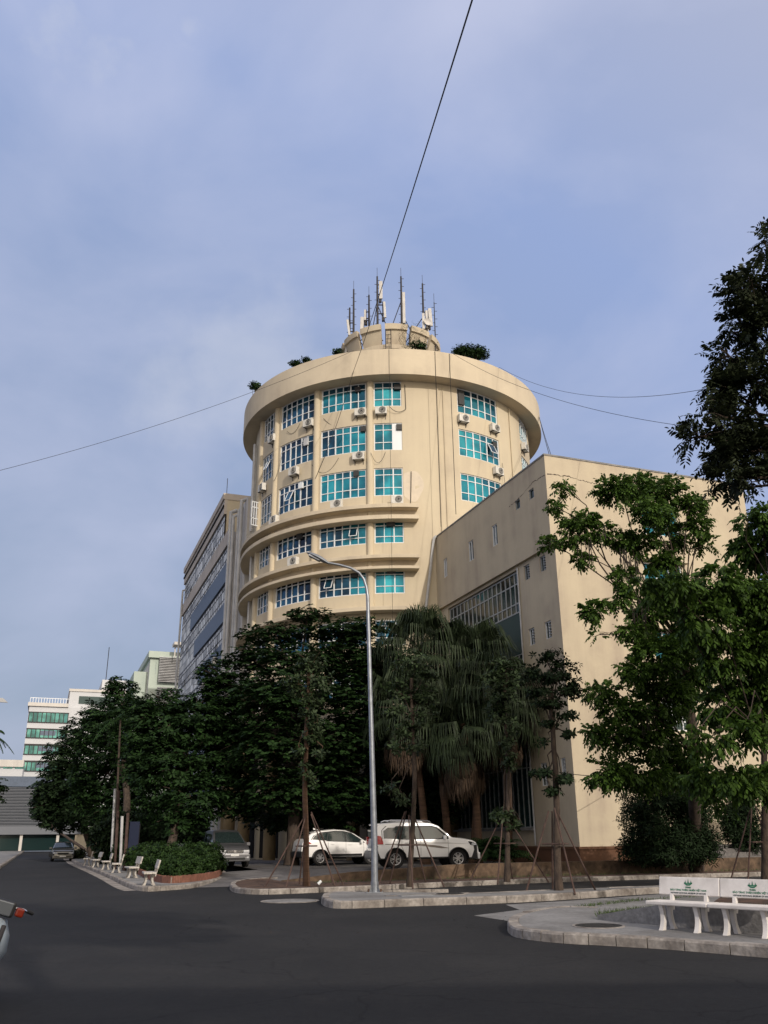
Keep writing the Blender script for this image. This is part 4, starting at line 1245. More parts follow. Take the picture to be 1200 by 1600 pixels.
# ================================================================== VEHICLES
def interp(t, x):
    if x <= t[0][0]: return t[0][1]
    for (a, va), (b, vb) in zip(t, t[1:]):
        if x <= b: return va + (vb - va) * (x - a) / (b - a)
    return t[-1][1]
class Car:
    def __init__(s, name, label, cat, loc, rz, paint, p, group=None):
        s.p = p; s.root = thing(name, label, cat, loc, rz, group); s.paint = paint
        s.body()
        for x in p['axles']:
            for sd in (-1, 1): s.wheel(x, sd)
    def hw(s, x):
        L = s.p['L'] / 2; t = abs(x) / L
        k = s.p.get('taper', 5)
        return s.p['w'] * (1 - .20 * t ** k * (1.25 if x > 0 else 1))
    def zt(s, x): return interp(s.p['top'], x)
    def zbelt(s, x): return min(interp(s.p['belt'], x), s.zt(x) - .02)
    def zb(s, x):
        z = s.p['sill']
        for a in s.p['axles']:
            ra = s.p['rw'] + .075
            if abs(x - a) < ra: z = max(z, s.p['rw'] + math.sqrt(ra * ra - (x - a) ** 2))
        return min(z, s.zt(x) - .12)
    def side_y(s, x, z):
        w = s.hw(x); zb_, zm, zl = s.p['sill'], s.p['sill'] + .3, s.zbelt(x)
        if z < zm: return w * (.955 + .045 * max(0, (z - zb_) / .3))
        if z < zl: return w * (1 - .035 * ((z - zm) / max(.01, zl - zm)) ** 2)
        return w * .965 - (z - zl) * s.p.get('tumble', .30)
    def body(s):
        L = s.p['L'] / 2
        xs = sorted(set([round(-L + 2 * L * i / 110, 4) for i in range(111)] + [round(a + q * (s.p['rw'] + .075) * k, 4) for a in s.p['axles'] for k in (-1, 1) for q in (1, .995, .97, .9)]))
        mb = MB(); vs = []; m = 0
        for x in xs:
            zb_, zl, zt_ = s.zb(x), s.zbelt(x), s.zt(x)
            pts = [(s.side_y(x, zb_) * .9, zb_ )]
            for q in (0, .12, .3, .5, .75, .92, 1): 
                z = zb_ + (zl - zb_) * q; pts.append((s.side_y(x, z), z))
            for q in (.25, .5, .78):
                z = zl + (zt_ - zl) * q; pts.append((s.side_y(x, z), z))
            ye = s.side_y(x, zt_)
            edge = min(.07, (zt_ - zl) * .5)
            pts += [(ye + .01, zt_ - edge * .45), (ye - .05, zt_ - .004), (ye * .6, zt_ + .015), (0, zt_ + .022)]
            row = [(x, y, z) for y, z in pts] + [(x, -y, z) for y, z in pts[:-1][::-1]]
            m = len(row); vs += row
        fs = [(i * m + j, (i + 1) * m + j, (i + 1) * m + j + 1, i * m + j + 1) for i in range(len(xs) - 1) for j in range(m - 1)]
        fs += [tuple(range(m)), tuple((len(xs) - 1) * m + j for j in range(m))[::-1]]
        mb.add(vs, fs)
        o = mb.build('body', s.paint, s.root, smooth=True)
        ub = MB(); ub.box(-L + .12, L - .12, -s.p['w'] + .12, s.p['w'] - .12, s.p['sill'] - .05, s.p['sill'] + .5)
        ub.build('underbody', M['trimblack'], s.root)
    def wheel(s, x, sd):
        r = s.p['rw']; y = (s.p['w'] - .13) * sd
        t = MB(); t.lathe([(r * .62, -.11), (r * .93, -.115), (r, -.085), (r, .085), (r * .93, .115), (r * .62, .11)], 32)
        o = t.build('wheel', M['tyre'], s.root, smooth=True); o.rotation_euler = (R(90), 0, 0); o.location = (x, y, r)
        rim = MB(); e = -1 if sd > 0 else 1
        f = .09 * e
        rim.lathe([(r * .56, f), (r * .64, f + .012 * e), (r * .64, f - .05 * e), (r * .6, f - .05 * e)], 32)
        rim.lathe([(.01, f + .005 * e), (r * .15, f + .005 * e), (r * .17, f - .03 * e)], 16)
        for k in range(12):
            a = R(60 * (k // 2) + (10 if k % 2 else -10))
            c = (math.cos(a) * r * .37, math.sin(a) * r * .37, f - .005 * e)
            rim.obox(c, (math.cos(a), math.sin(a), 0), (-math.sin(a), math.cos(a), 0), (0, 0, 1), r * .5, .03, .025)
        rim.build('rim', M['alloy'], o)
        dk = MB(); dk.lathe([(.01, f - .055 * e), (r * .62, f - .055 * e)], 24); dk.build('brake_disc', M['trimblack'], o)
        # arch lip / liner
        ln = MB(); ra = r + .07
        ln.lathe([(ra, -.02), (ra, .3)], 32, a0=0, a1=math.pi)
        l = ln.build('arch_liner', M['trimblack'], s.root); l.rotation_euler = (R(90), 0, 0); l.location = (x, y + (.1 if sd > 0 else -.1) + (.12 if sd < 0 else .0), r)
    def patch(s, name, poly, mt, sides=(-1, 1), off=.008, sub=3, parent=None):
        """polygon (x, z) laid on the body side"""
        for sd in sides:
            P = [Vector(p) for p in poly]; Q = []
            for a, b in zip(P, P[1:] + P[:1]):
                n = max(1, int((b - a).length / .12)); Q += [a.lerp(b, k / n) for k in range(n)]
            tri = tessellate_polygon([[Vector((q.x, q.y, 0)) for q in Q]])
            bm = bmesh.new()
            vs = [bm.verts.new((q.x, q.y, 0)) for q in Q]
            for t in tri:
                try: bm.faces.new([vs[i] for i in t])
                except ValueError: pass
            for _ in range(2):
                ed = [e for e in bm.edges if e.calc_length() > .14]
                if ed: bmesh.ops.subdivide_edges(bm, edges=ed, cuts=1)
            bmesh.ops.triangulate(bm, faces=bm.faces[:])
            for v in bm.verts:
                x, z = v.co.x, v.co.y
                v.co = (x, sd * (s.side_y(x, z) + off), z)
            bm.normal_update()
            for f in bm.faces:
                if f.normal.y * sd < 0: f.normal_flip()
            me = bpy.data.meshes.new(name); bm.to_mesh(me); bm.free(); me.materials.append(mt)
            o = bpy.data.objects.new(name, me); COL.objects.link(o); o.parent = parent or s.root
    def top_patch(s, name, x0, x1, f0, f1, mt, off=.012, z_in=None):
        mb = MB(); n, m = 10, 12
        vs = []
        for i in range(n + 1):
            x = x0 + (x1 - x0) * i / n
            zt_ = s.zt(x); w = (s.side_y(x, zt_) - .05) * (f0 + (f1 - f0) * i / n)
            for j in range(m + 1):
                t = -1 + 2 * j / m
                vs.append((x, w * t, zt_ + off + .02 * (1 - t * t)))
        fs = [(i * (m + 1) + j, (i + 1) * (m + 1) + j, (i + 1) * (m + 1) + j + 1, i * (m + 1) + j + 1) for i in range(n) for j in range(m)]
        mb.add(vs, fs); mb.build(name, mt, s.root, smooth=True)
    def end_box(s, name, x, y0, y1, z0, z1, mt, th=.05, both=True, bev=.012):
        for sd in ((-1, 1) if both else (1,)):
            a, b = sorted((y0 * sd, y1 * sd))
            mb = MB(); mb.box(min(x, x + th), max(x, x + th), a, b, z0, z1); mb.build(name, mt, s.root, bevel=bev)
    def mirror(s, x, z):
        for sd in (-1, 1):
            y = s.side_y(x, z) * sd
            mb = MB(); mb.obox((x, y + .13 * sd, z + .04), (1, 0, 0), (0, 1, 0), (0, 0, 1), .12, .2, .16); mb.box(x - .03, x + .03, min(y, y + .06 * sd), max(y, y + .06 * sd), z - .02, z + .03)
            mb.build('mirror', s.paint, s.root, bevel=.03)
    def seam(s, pts, w=.012):
        for a, b in zip(pts, pts[1:]):
            a, b = Vector(a), Vector(b); d = (b - a).normalized(); n = Vector((-d.y, d.x)) * w / 2
            s.patch('door_seam', [a - n, b - n, b + n, a + n], M['trimblack'], off=.004)
    def handle(s, x, z):
        for sd in (-1, 1):
            y = (s.side_y(x, z) + .02) * sd
            mb = MB(); mb.obox((x, y, z), (1, 0, 0), (0, 1, 0), (0, 0, 1), .18, .03, .035); mb.build('door_handle', s.paint, s.root, bevel=.01)

# --- white four wheel drive
c = Car('suv', 'large white four wheel drive with grey brown side stripes parked behind the street lamp', 'car', (1.55, 41.2, .31), R(13), M['carwhite'],
    dict(L=4.78, w=.945, sill=.42, rw=.385, axles=(-1.45, 1.36), taper=6, tumble=.27, belt=[(-2.4, 1.14), (1.3, 1.16), (2.4, 1.0)],
         top=[(-2.39, .78), (-2.37, .98), (-2.33, 1.16), (-2.27, 1.5), (-2.18, 1.76), (-2.0, 1.83), (-1.4, 1.875), (-.2, 1.87), (.25, 1.83), (.55, 1.72), (1.02, 1.32), (1.14, 1.245), (1.6, 1.2), (2.05, 1.13), (2.22, 1.05), (2.33, .9), (2.38, .7), (2.39, .62)]))
c.patch('side_window', [(-1.95, 1.22), (-1.28, 1.19), (-1.28, 1.66), (-1.75, 1.66), (-1.95, 1.52)], M['carglass'])
c.patch('side_window', [(-1.2, 1.19), (-.36, 1.19), (-.36, 1.68), (-1.2, 1.67)], M['carglass'])
c.patch('side_window', [(-.28, 1.19), (.82, 1.21), (.80, 1.30), (.42, 1.62), (.2, 1.68), (-.28, 1.68)], M['carglass'])
c.patch('window_surround', [(-2.03, 1.17), (.98, 1.17), (.94, 1.29), (.48, 1.67), (.22, 1.73), (-1.85, 1.72), (-2.03, 1.55)], M['trimblack'], off=.003)
c.patch('side_stripe', [(-1.9, 1.0), (-.1, .98), (.5, .90), (1.0, .80), (.6, .80), (.1, .86), (-.6, .95), (-1.9, .975)], M['stripe'])
c.patch('side_stripe', [(-.6, 1.04), (.9, 1.02), (2.0, .96), (1.0, .995), (-.6, 1.02)], M['stripe'])
c.patch('tail_light', [(-2.35, .98), (-1.97, .98), (-1.99, 1.10), (-2.07, 1.32), (-2.28, 1.34)], M['redlens'], off=.014)
c.patch('headlight', [(1.95, .92), (2.3, .86), (2.28, .96), (2.0, 1.06), (1.85, 1.07)], M['trimblack'], off=.010)
c.patch('headlight', [(2.0, .93), (2.28, .88), (2.26, .95), (2.05, 1.02)], M['clearlens'], off=.016)
c.top_patch('windscreen', .50, 1.10, .97, .99, M['carglass'])
c.seam([(-.32, .5), (-.32, 1.18)]); c.seam([(.92, .5), (.92, 1.18)]); c.seam([(-1.2, .95), (-1.2, 1.18)]); c.seam([(-1.0, .5), (-1.2, .95)])
c.handle(-.95, 1.04); c.handle(.05, 1.04)
c.mirror(.75, 1.2)
c.end_box('rear_window', -2.31, 0, .68, 1.22, 1.66, M['carglass'], th=-.03)
c.end_box('tail_light', -2.39, .55, .86, .98, 1.3, M['redlens'], th=.06)
c.end_box('rear_bumper', -2.46, 0, .86, .40, .72, M['alloy'], th=.15, bev=.04)
c.end_box('number_plate', -2.405, 0, .26, .82, .98, M['plate'], th=-.015)
c.end_box('front_bumper', 2.30, 0, .80, .34, .62, M['carwhite'], th=.13, bev=.05)
for sd in (-1, 1):
    mb = MB(); mb.tube([(-1.75, .62 * sd, 1.9), (-1.6, .62 * sd, 1.96), (.1, .62 * sd, 1.94), (.25, .62 * sd, 1.87)], .025, 6); mb.build('roof_rail', M['chrome'], c.root, smooth=True)
mb = MB()
for sd in (-1, 1): mb.box(-1.0, .98, min(.86 * sd, .97 * sd), max(.86 * sd, .97 * sd), .40, .455)
mb.build('side_step', M['trimblack'], c.root, bevel=.015)
mb = MB(); mb.box(-2.3, -2.05, -.6, .6, 1.76, 1.83); mb.build('roof_spoiler', M['carwhite'], c.root, bevel=.03)

# --- white crossover half hidden behind it
c = Car('crossover', 'white crossover car with red tail lights, partly hidden behind the larger white vehicle', 'car', (-2.45, 47.0, .31), R(24), M['carwhite'],
    dict(L=4.5, w=.90, sill=.40, rw=.34, axles=(-1.33, 1.36), taper=4.5, tumble=.36, belt=[(-2.25, 1.10), (-1.5, 1.12), (1.2, .98), (2.2, .85)],
         top=[(-2.25, .7), (-2.23, .95), (-2.15, 1.15), (-1.95, 1.34), (-1.7, 1.5), (-1.3, 1.6), (-.5, 1.66), (.1, 1.62), (.5, 1.48), (1.1, 1.12), (1.25, 1.05), (1.8, .97), (2.1, .84), (2.22, .6), (2.25, .5)]))
c.patch('side_window', [(-1.72, 1.2), (-1.0, 1.14), (-.9, 1.5), (-1.25, 1.49), (-1.6, 1.36)], M['carglass'])
c.patch('side_window', [(-.94, 1.13), (0, 1.08), (.0, 1.54), (-.5, 1.56), (-.86, 1.52)], M['carglass'])
c.patch('side_window', [(.06, 1.08), (.95, 1.04), (.9, 1.12), (.35, 1.46), (.06, 1.53)], M['carglass'])
c.patch('window_surround', [(-1.8, 1.18), (-1.0, 1.11), (1.05, 1.02), (.92, 1.16), (.36, 1.5), (0, 1.58), (-.5, 1.6), (-1.25, 1.53), (-1.65, 1.38)], M['trimblack'], off=.003)
c.patch('tail_light', [(-2.2, .98), (-1.78, 1.0), (-1.85, 1.08), (-2.12, 1.14)], M['redlens'], off=.014)
c.patch('sill_cladding', [(-.88, .41), (.9, .41), (.9, .52), (-.88, .52)], M['trimblack'], off=.01)
c.seam([(-.92, .52), (-.92, 1.12)]); c.seam([(.02, .52), (.02, 1.07)]); c.seam([(.98, .5), (.98, 1.02)])
c.handle(-.7, .98); c.handle(.25, .95); c.mirror(.82, 1.04)
c.top_patch('rear_window', -2.08, -1.72, .92, .9, M['carglass'])
c.top_patch('windscreen', .5, 1.15, .92, .97, M['carglass'])
c.end_box('rear_bumper', -2.3, 0, .78, .38, .66, M['trimblack'], th=.12, bev=.04)
c.end_box('number_plate', -2.27, 0, .26, .74, .88, M['plate'], th=-.015)
mb = MB(); mb.add([(-1.4, -.02, 1.66), (-1.15, -.02, 1.66), (-1.4, .02, 1.66), (-1.15, .02, 1.66), (-1.42, 0, 1.74)], [(0, 1, 4), (1, 3, 4), (3, 2, 4), (2, 0, 4), (0, 2, 3, 1)]); mb.build('aerial_fin', M['carwhite'], c.root)

# --- silver people carrier seen from the front
hd = Vector((.40, -.917, 0)); fr_ = at(367, 1330, 44.6)
c = Car('minivan', 'silver people carrier with bright headlights parked nose out beside the hedge', 'car', (fr_.x - hd.x * 2.25, 44.6 - hd.y * 2.25, .27), math.atan2(hd.y, hd.x), M['carsilver'],
    dict(L=4.55, w=.885, sill=.34, rw=.335, axles=(-1.35, 1.4), taper=4.5, tumble=.30, belt=[(-2.3, 1.05), (1.1, 1.0), (2.2, .88)],
         top=[(-2.27, .8), (-2.2, 1.3), (-2.05, 1.62), (-1.8, 1.7), (-.5, 1.74), (.1, 1.70), (.4, 1.6), (1.2, 1.12), (1.35, 1.05), (1.85, .97), (2.1, .87), (2.2, .75), (2.26, .55), (2.27, .45)]))
for x0, x1 in ((-2.0, -1.15), (-1.08, -.2)):
    c.patch('side_window', [(x0, 1.08), (x1, 1.06), (x1, 1.56), (x0 + .1, 1.55)], M['carglass'])
c.patch('side_window', [(-.12, 1.06), (1.05, 1.04), (.35, 1.5), (-.12, 1.56)], M['carglass'])
c.patch('headlight', [(1.7, .74), (2.2, .66), (2.15, .80), (1.85, .88), (1.62, .90)], M['clearlens'], off=.014)
c.top_patch('windscreen', .40, 1.25, .93, .97, M['carglass'])
c.end_box('headlight', 2.17, .42, .72, .66, .80, M['clearlens'], th=.09, bev=.03)
c.end_box('grille', 2.2, 0, .40, .66, .79, M['trimblack'], th=.07)
mb = MB()
for z in (.69, .725, .76): mb.box(2.265, 2.285, -.38, .38, z, z + .012)
mb.build('grille_bar', M['chrome'], c.root)
mb = MB(); mb.lathe([(.001, .01), (.06, .01), (.06, 0)], 20); o = mb.build('badge', M['chrome'], c.root); o.rotation_euler = (0, R(90), 0); o.location = (2.29, 0, .74)
c.end_box('lower_grille', 2.2, 0, .52, .36, .47, M['trimblack'], th=.09)
c.end_box('front_bumper', 2.14, 0, .78, .28, .62, M['carsilver'], th=.13, bev=.05)
c.end_box('fog_light', 2.26, .6, .7, .42, .5, M['clearlens'], th=.03)
c.end_box('number_plate', 2.29, 0, .2, .53, .64, M['plate'], th=.012)
c.mirror(1.0, 1.02)
c.seam([(-.16, .4), (-.16, 1.05)]); c.seam([(1.08, .5), (1.05, 1.03)])

# --- distant sedan in the street
p = gz(95, 1346, 0)
c = Car('sedan', 'small grey beige sedan coming down the street with its headlights catching the light', 'car', (p.x - .5, p.y + 1.6, 0.0), math.atan2(-.936, .352), M['cargrey'],
    dict(L=4.5, w=.87, sill=.28, rw=.32, axles=(-1.35, 1.35), taper=4.5, tumble=.42, belt=[(-2.3, .98), (1.1, .92), (2.2, .8)],
         top=[(-2.25, .7), (-2.15, .98), (-1.6, 1.05), (-1.0, 1.4), (-.4, 1.46), (.2, 1.4), (1.0, 1.0), (1.2, .95), (1.9, .84), (2.15, .7), (2.25, .45)]))
c.top_patch('windscreen', .25, 1.05, .93, .98, M['carglass'])
c.patch('side_window', [(-1.3, .98), (-.3, .97), (-.3, 1.32), (-.9, 1.32)], M['carglass'])
c.patch('side_window', [(-.22, .97), (.85, .95), (.2, 1.3), (-.22, 1.33)], M['carglass'])
c.end_box('headlight', 2.14, .48, .76, .56, .70, M['clearlens'], th=.09, bev=.03)
c.end_box('grille', 2.17, 0, .42, .52, .66, M['trimblack'], th=.08)
c.end_box('front_bumper', 2.12, 0, .78, .22, .46, M['cargrey'], th=.13, bev=.04)
c.end_box('number_plate', 2.26, 0, .24, .34, .43, M['plate'], th=.012)
c.mirror(.85, .95)

# ================================================================== MOTORBIKE at the left edge
bk = thing('motorbike', 'white and red step through motorbike leaning on its stand at the left edge', 'motorbike', (-4.55, 10.3, 0), R(-62))
bk.rotation_euler = (R(-17), 0, R(-62))
def wheel_bike(x, y=0):
    t = MB(); t.lathe([(.24, -.03), (.28, -.035), (.30, 0), (.28, .035), (.24, .03)], 36)
    o = t.build('wheel', M['tyre'], bk, smooth=True); o.rotation_euler = (R(90), 0, 0); o.location = (x, y, .3)
    r_ = MB(); r_.lathe([(.22, -.02), (.24, -.03), (.24, .03), (.22, .02)], 36)
    for k in range(12):
        a = R(30 * k); r_.tube([(0, 0, 0), (.225 * math.cos(a), .225 * math.sin(a), 0)], .004, 4)
    r_.build('rim', M['chrome'], o)
wheel_bike(.62); wheel_bike(-.62)
mb = MB()
for y in (-.09, .09): mb.tube([(.62, y, .3), (.42, y, .82)], .025, 8)
mb.build('fork', M['darksteel'], bk, smooth=True)
mb = MB()
prof = []
for k in range(9):
    a = R(20 + 130 * k / 8)
    for y, r_ in ((-.075, .31), (-.05, .345), (0, .36), (.05, .345), (.075, .31)): prof.append((.62 + r_ * math.cos(a), y, .3 + r_ * math.sin(a)))
mb.add(prof, [(i * 5 + j, (i + 1) * 5 + j, (i + 1) * 5 + j + 1, i * 5 + j + 1) for i in range(8) for j in range(4)])
mb.build('front_fender', M['shieldwhite'], bk, smooth=True)
mb = MB()      # leg shield, curved in plan
vs = []
Z = [(.30, .10, .33), (.42, .20, .36), (.58, .24, .40), (.74, .20, .42), (.88, .11, .42)]
for z, w_, x in Z:
    for j in range(7):
        t = -1 + j / 3; vs.append((x - .14 * t * t, w_ * t, z))
mb.add(vs, [(i * 7 + j, i * 7 + j + 1, (i + 1) * 7 + j + 1, (i + 1) * 7 + j) for i in range(4) for j in range(6)])
o = mb.build('leg_shield', M['shieldwhite'], bk, smooth=True)
sm = o.modifiers.new('thick', 'SOLIDIFY'); sm.thickness = .02
mb = MB(); mb.add([(.415, .02, .55), (.405, .1, .60), (.40, .1, .63), (.42, .0, .59)], [(0, 1, 2, 3)]); mb.build('shield_stripe', M['trimblack'], o)
mb = MB(); mb.box(.33, .47, -.13, .13, .90, 1.06); mb.build('headlight_cowl', M['trimblack'], bk, bevel=.03)
mb = MB(); mb.box(.465, .49, -.095, .095, .915, 1.045); mb.build('headlight', M['darklens'], bk, bevel=.01)
for sd in (-1, 1):
    mb = MB(); mb.tube([(.4, .1 * sd, 1.0), (.37, .22 * sd, 1.01), (.32, .27 * sd, 1.0)], .014, 8); hb_ = mb.build('handlebar', M['chrome'], bk, smooth=True)
    mb = MB(); mb.tube([(.33, .26 * sd, 1.005), (.27, .34 * sd, .995)], .02, 8); mb.build('grip', M['trimblack'], hb_)
    mb = MB(); mb.box(.38, .46, min(.14 * sd, .23 * sd), max(.14 * sd, .23 * sd), .93, 1.02); mb.build('indicator', M['orange'], bk, bevel=.02)
mb = MB(); mb.add([(.3, -.06, .3), (.3, .06, .3), (-.75, .05, .45), (-.75, -.05, .45), (.3, -.05, .5), (.3, .05, .5), (-.8, .08, .72), (-.8, -.08, .72), (-.15, -.1, .45), (-.15, .1, .45)], [(0, 1, 2, 3), (4, 7, 6, 5), (0, 4, 5, 1), (0, 3, 7, 4), (1, 5, 6, 2), (2, 6, 7, 3)])
mb.build('body', M['bikered'], bk, bevel=.02)
mb = MB(); mb.box(-.8, .0, -.12, .12, .73, .82); mb.build('seat', M['trimblack'], bk, bevel=.04)
mb = MB(); mb.box(-.1, .2, -.1, .1, .2, .36); mb.build('engine', M['darksteel'], bk, bevel=.03)
mb = MB(); mb.tube([(.1, -.14, .2), (-.75, -.16, .28)], .04, 8); mb.build('exhaust', M['chrome'], bk, smooth=True)
mb = MB(); mb.tube([(0, .1, .22), (.05, .24, .0)], .012, 6); mb.build('side_stand', M['darksteel'], bk)

# ================================================================== BENCHES
def bench(name, label, loc, rz, mt, L, group, logo=False, hs=.43, hb=.78, leg_sp=.56):
    """x along the bench, -y is the front"""
    t = thing(name, label, 'bench', loc, rz, group)
    mb = MB(); mb.box(-L / 2, L / 2, -.24, .17, hs - .06, hs); mb.build('seat', mt, t, bevel=.015)
    mb = MB()
    mb.obox((0, .235, hb - .14), (1, 0, 0), (0, .97, -.24), (0, .24, .97), L, .055, .28)
    bkrest = mb.build('backrest', mt, t, bevel=.012)
    for sx in (-1, 1):
        x = sx * leg_sp / 2
        for y0, sgn in ((-.15, -1), (.10, 1)):
            mb = MB(); vs, n = [], 8
            for k in range(n + 1):
                q = k / n; z = hs - .06 - (hs - .06) * q
                yy = y0 + sgn * (.035 * math.sin(q * 3.0) * -1 + .05 * q * q)
                wd = .042 - .010 * math.sin(q * 3.1)
                if q > .93: wd += .012
                vs += [(x - .035, yy - wd, z), (x + .035, yy - wd, z), (x + .035, yy + wd, z), (x - .035, yy + wd, z)]
            fs = [(k * 4 + j, k * 4 + (j + 1) % 4, (k + 1) * 4 + (j + 1) % 4, (k + 1) * 4 + j) for k in range(n) for j in range(4)]
            fs += [(0, 3, 2, 1), (n * 4, n * 4 + 1, n * 4 + 2, n * 4 + 3)]
            mb.add(vs, fs); mb.build('leg', mt, t, smooth=True)
        mb = MB(); mb.obox((x, .19, hs + .02), (1, 0, 0), (0, .97, -.24), (0, .24, .97), .07, .06, .34); mb.build('back_support', mt, t, bevel=.01)
    return t, bkrest
def text_part(s, size, loc, parent, mt, rot, name='lettering', ext=.0015):
    cu = bpy.data.curves.new(name, 'FONT'); cu.body = s; cu.size = size; cu.align_x = 'CENTER'; cu.extrude = ext; cu.offset = size * .012
    tmp = bpy.data.objects.new(name, cu); COL.objects.link(tmp)
    bpy.context.view_layer.update()
    dg = bpy.context.evaluated_depsgraph_get()
    me = bpy.data.meshes.new_from_object(tmp.evaluated_get(dg)); me.name = name
    bpy.data.objects.remove(tmp, do_unlink=True)
    o = bpy.data.objects.new(name, me); COL.objects.link(o); me.materials.clear(); me.materials.append(mt)
    o.parent = parent; o.location = loc; o.rotation_euler = rot
    return o
f2 = f3
BRZ = math.atan2(bd.y, bd.x)
fnorm = Vector((-bd.y, bd.x, 0))      # towards the back (y of bench)
for i, (f, lab) in enumerate(((f1, 'left of the two white benches, green emblem and museum name on its backrest'), (f2, 'right of the two white benches, cut by the edge of the picture'))):
    L = 1.10
    leg_sp = .62
    c0 = f1 + bd * (leg_sp / 2 + (L + .012) * i) + fnorm * .20
    c0.z = .145
    t, br = bench('bench', lab, c0, BRZ, M['benchwhite'], L, 'white benches', leg_sp=leg_sp)
    rot = (R(90) - math.atan(.24 / .97), 0, 0)
    up = Vector((0, .24, .97)); fn = Vector((0, -.97, .24)); cb = Vector((0, .235, .64)) + fn * .0295
    text_part('BẢO TÀNG THIÊN NHIÊN VIỆT NAM', .040, cb - up * .075, br, M['logo'], rot)
    text_part('VIETNAM NATIONAL MUSEUM OF NATURE', .033, cb - up * .120, br, M['print'], rot)
    text_part('VNMN', .036, cb - up * .032, br, M['logo'], rot)
    lg = MB()
    def lp(x, y): return cb + Vector((1, 0, 0)) * x + up * (y) + fn * .001
    shapes = []
    for x0, h in ((-.05, .062), (0, .085), (.05, .062)):
        shapes.append([(x0 - .022, .035), (x0 - .026, .052), (x0 - .012, .050), (x0 - .006, .02 + h * .72), (x0, .03 + h), (x0 + .006, .02 + h * .72), (x0 + .012, .050), (x0 + .026, .052), (x0 + .022, .035)])
    shapes.append([(-.07, .062), (-.075, .04), (-.03, .008), (.03, .008), (.075, .04), (.07, .062), (.045, .034), (0, .028), (-.045, .034)])
    for sh in shapes:
        n = len(sh); tri = tessellate_polygon([[Vector((x, y, 0)) for x, y in sh]])
        lg.add([lp(x, y) for x, y in sh], [tuple(q) for q in tri])
    lg.build('emblem', M['logo'], br)
# stone benches along the left pavement
sb_rz = GRID + math.pi / 2 + math.pi      # front (-y) towards the street
spots = [((233, 1383), 'nearest mottled stone bench on the left pavement beside the hedge'), ((206, 1371.5), 'second nearest stone bench on the left pavement, set before the hedge'),
         ((182, 1363.5), 'third stone bench from the front on the left pavement, seen more end on'), ((165, 1358.5), 'fourth stone bench from the front, before the timber props'),
         ((149, 1355), 'fifth stone bench from the front on the left pavement'), ((136, 1352.5), 'farthest stone bench on the left pavement, near the leaning trunk')]
b0 = None
for (px_, lab) in spots:
    p = gz(*px_, .145)
    rz = GRID - math.pi / 2 + R(random.uniform(-6, 6))
    if b0 is None:
        b0, _ = bench('stone_bench', lab, p, rz, M['stone'], 1.2, 'stone benches along the left pavement', hs=.42, hb=.80)
    else: dup(b0, p, rz, lab)

# ================================================================== STREET LAMP
lp0 = at(585.5, 1399, 25.9); lp0.z = .162
lamp = thing('street_lamp', 'tall galvanised street lamp with a curved arm on the kerbed island', 'street lamp', lp0)
def L_(px, py): q = at(px, py, 25.9); return (q.x - lp0.x, q.y - lp0.y, q.z - lp0.z)
mb = MB(); pth = [(0, 0, 0), (0, 0, 1.2), L_(580.5, 1150), L_(574.5, 930)]
mb.tube(pth, [.098, .092, .072, .052], 14); mb.build('pole', M['steel'], lamp, smooth=True)
mb = MB(); mb.box(-.22, .22, -.22, .22, 0, .03); mb.build('base_plate', M['steel'], lamp, bevel=.005)
for sx in (-1, 1):
    for sy in (-1, 1):
        mb = MB(); mb.tube([(.17 * sx, .17 * sy, .03), (.17 * sx, .17 * sy, .09)], .025, 6); mb.build('bolt', M['rust'], lamp)
mb = MB()
for k in range(4):
    a = R(45 + 90 * k); mb.add([(.09 * math.cos(a), .09 * math.sin(a), .03), (.2 * math.cos(a), .2 * math.sin(a), .03), (.09 * math.cos(a), .09 * math.sin(a), .3)], [(0, 1, 2)])
mb.build('gusset', M['steel'], lamp)
mb = MB(); mb.tube([(0, 0, .02), (0, 0, .28)], .112, 14); mb.build('collar', M['steel'], lamp)
arm = [L_(574.5, 932), L_(572.5, 918), L_(568.5, 905), L_(561, 895), L_(548, 887.5), L_(530, 882.5), L_(510, 879)]
mb = MB(); mb.tube(arm, [.052, .048, .045, .042, .04, .037, .035], 10); mb.build('arm', M['steel'], lamp, smooth=True)
h0, h1 = Vector(L_(514, 881)), Vector(L_(479, 863.5))
d = (h1 - h0); Lh = d.length; d.normalize(); sd_ = Vector((0, 1, 0)); upv = sd_.cross(d).normalized()
if upv.z < 0: upv = -upv
mb = MB(); vs = []
ns, nr = 10, 12
for i in range(ns + 1):
    q = i / ns; w_ = [.06, .09, .12, .145, .16, .165, .16, .145, .12, .085, .03][i]; hh = w_ * .62
    for k in range(nr):
        a = 2 * math.pi * k / nr; vs.append(h0 + d * Lh * q + sd_ * math.cos(a) * w_ + upv * math.sin(a) * (hh if math.sin(a) > 0 else hh * .45))
mb.add(vs, [(i * nr + k, (i + 1) * nr + k, (i + 1) * nr + (k + 1) % nr, i * nr + (k + 1) % nr) for i in range(ns) for k in range(nr)])
hd_ = mb.build('lamp_head', M['steel'], lamp, smooth=True)
mb = MB(); mb.obox(h0 + d * Lh * .62 - upv * .045, d, sd_, upv, Lh * .5, .2, .05); mb.build('lens', M['clearlens'], hd_, bevel=.02)
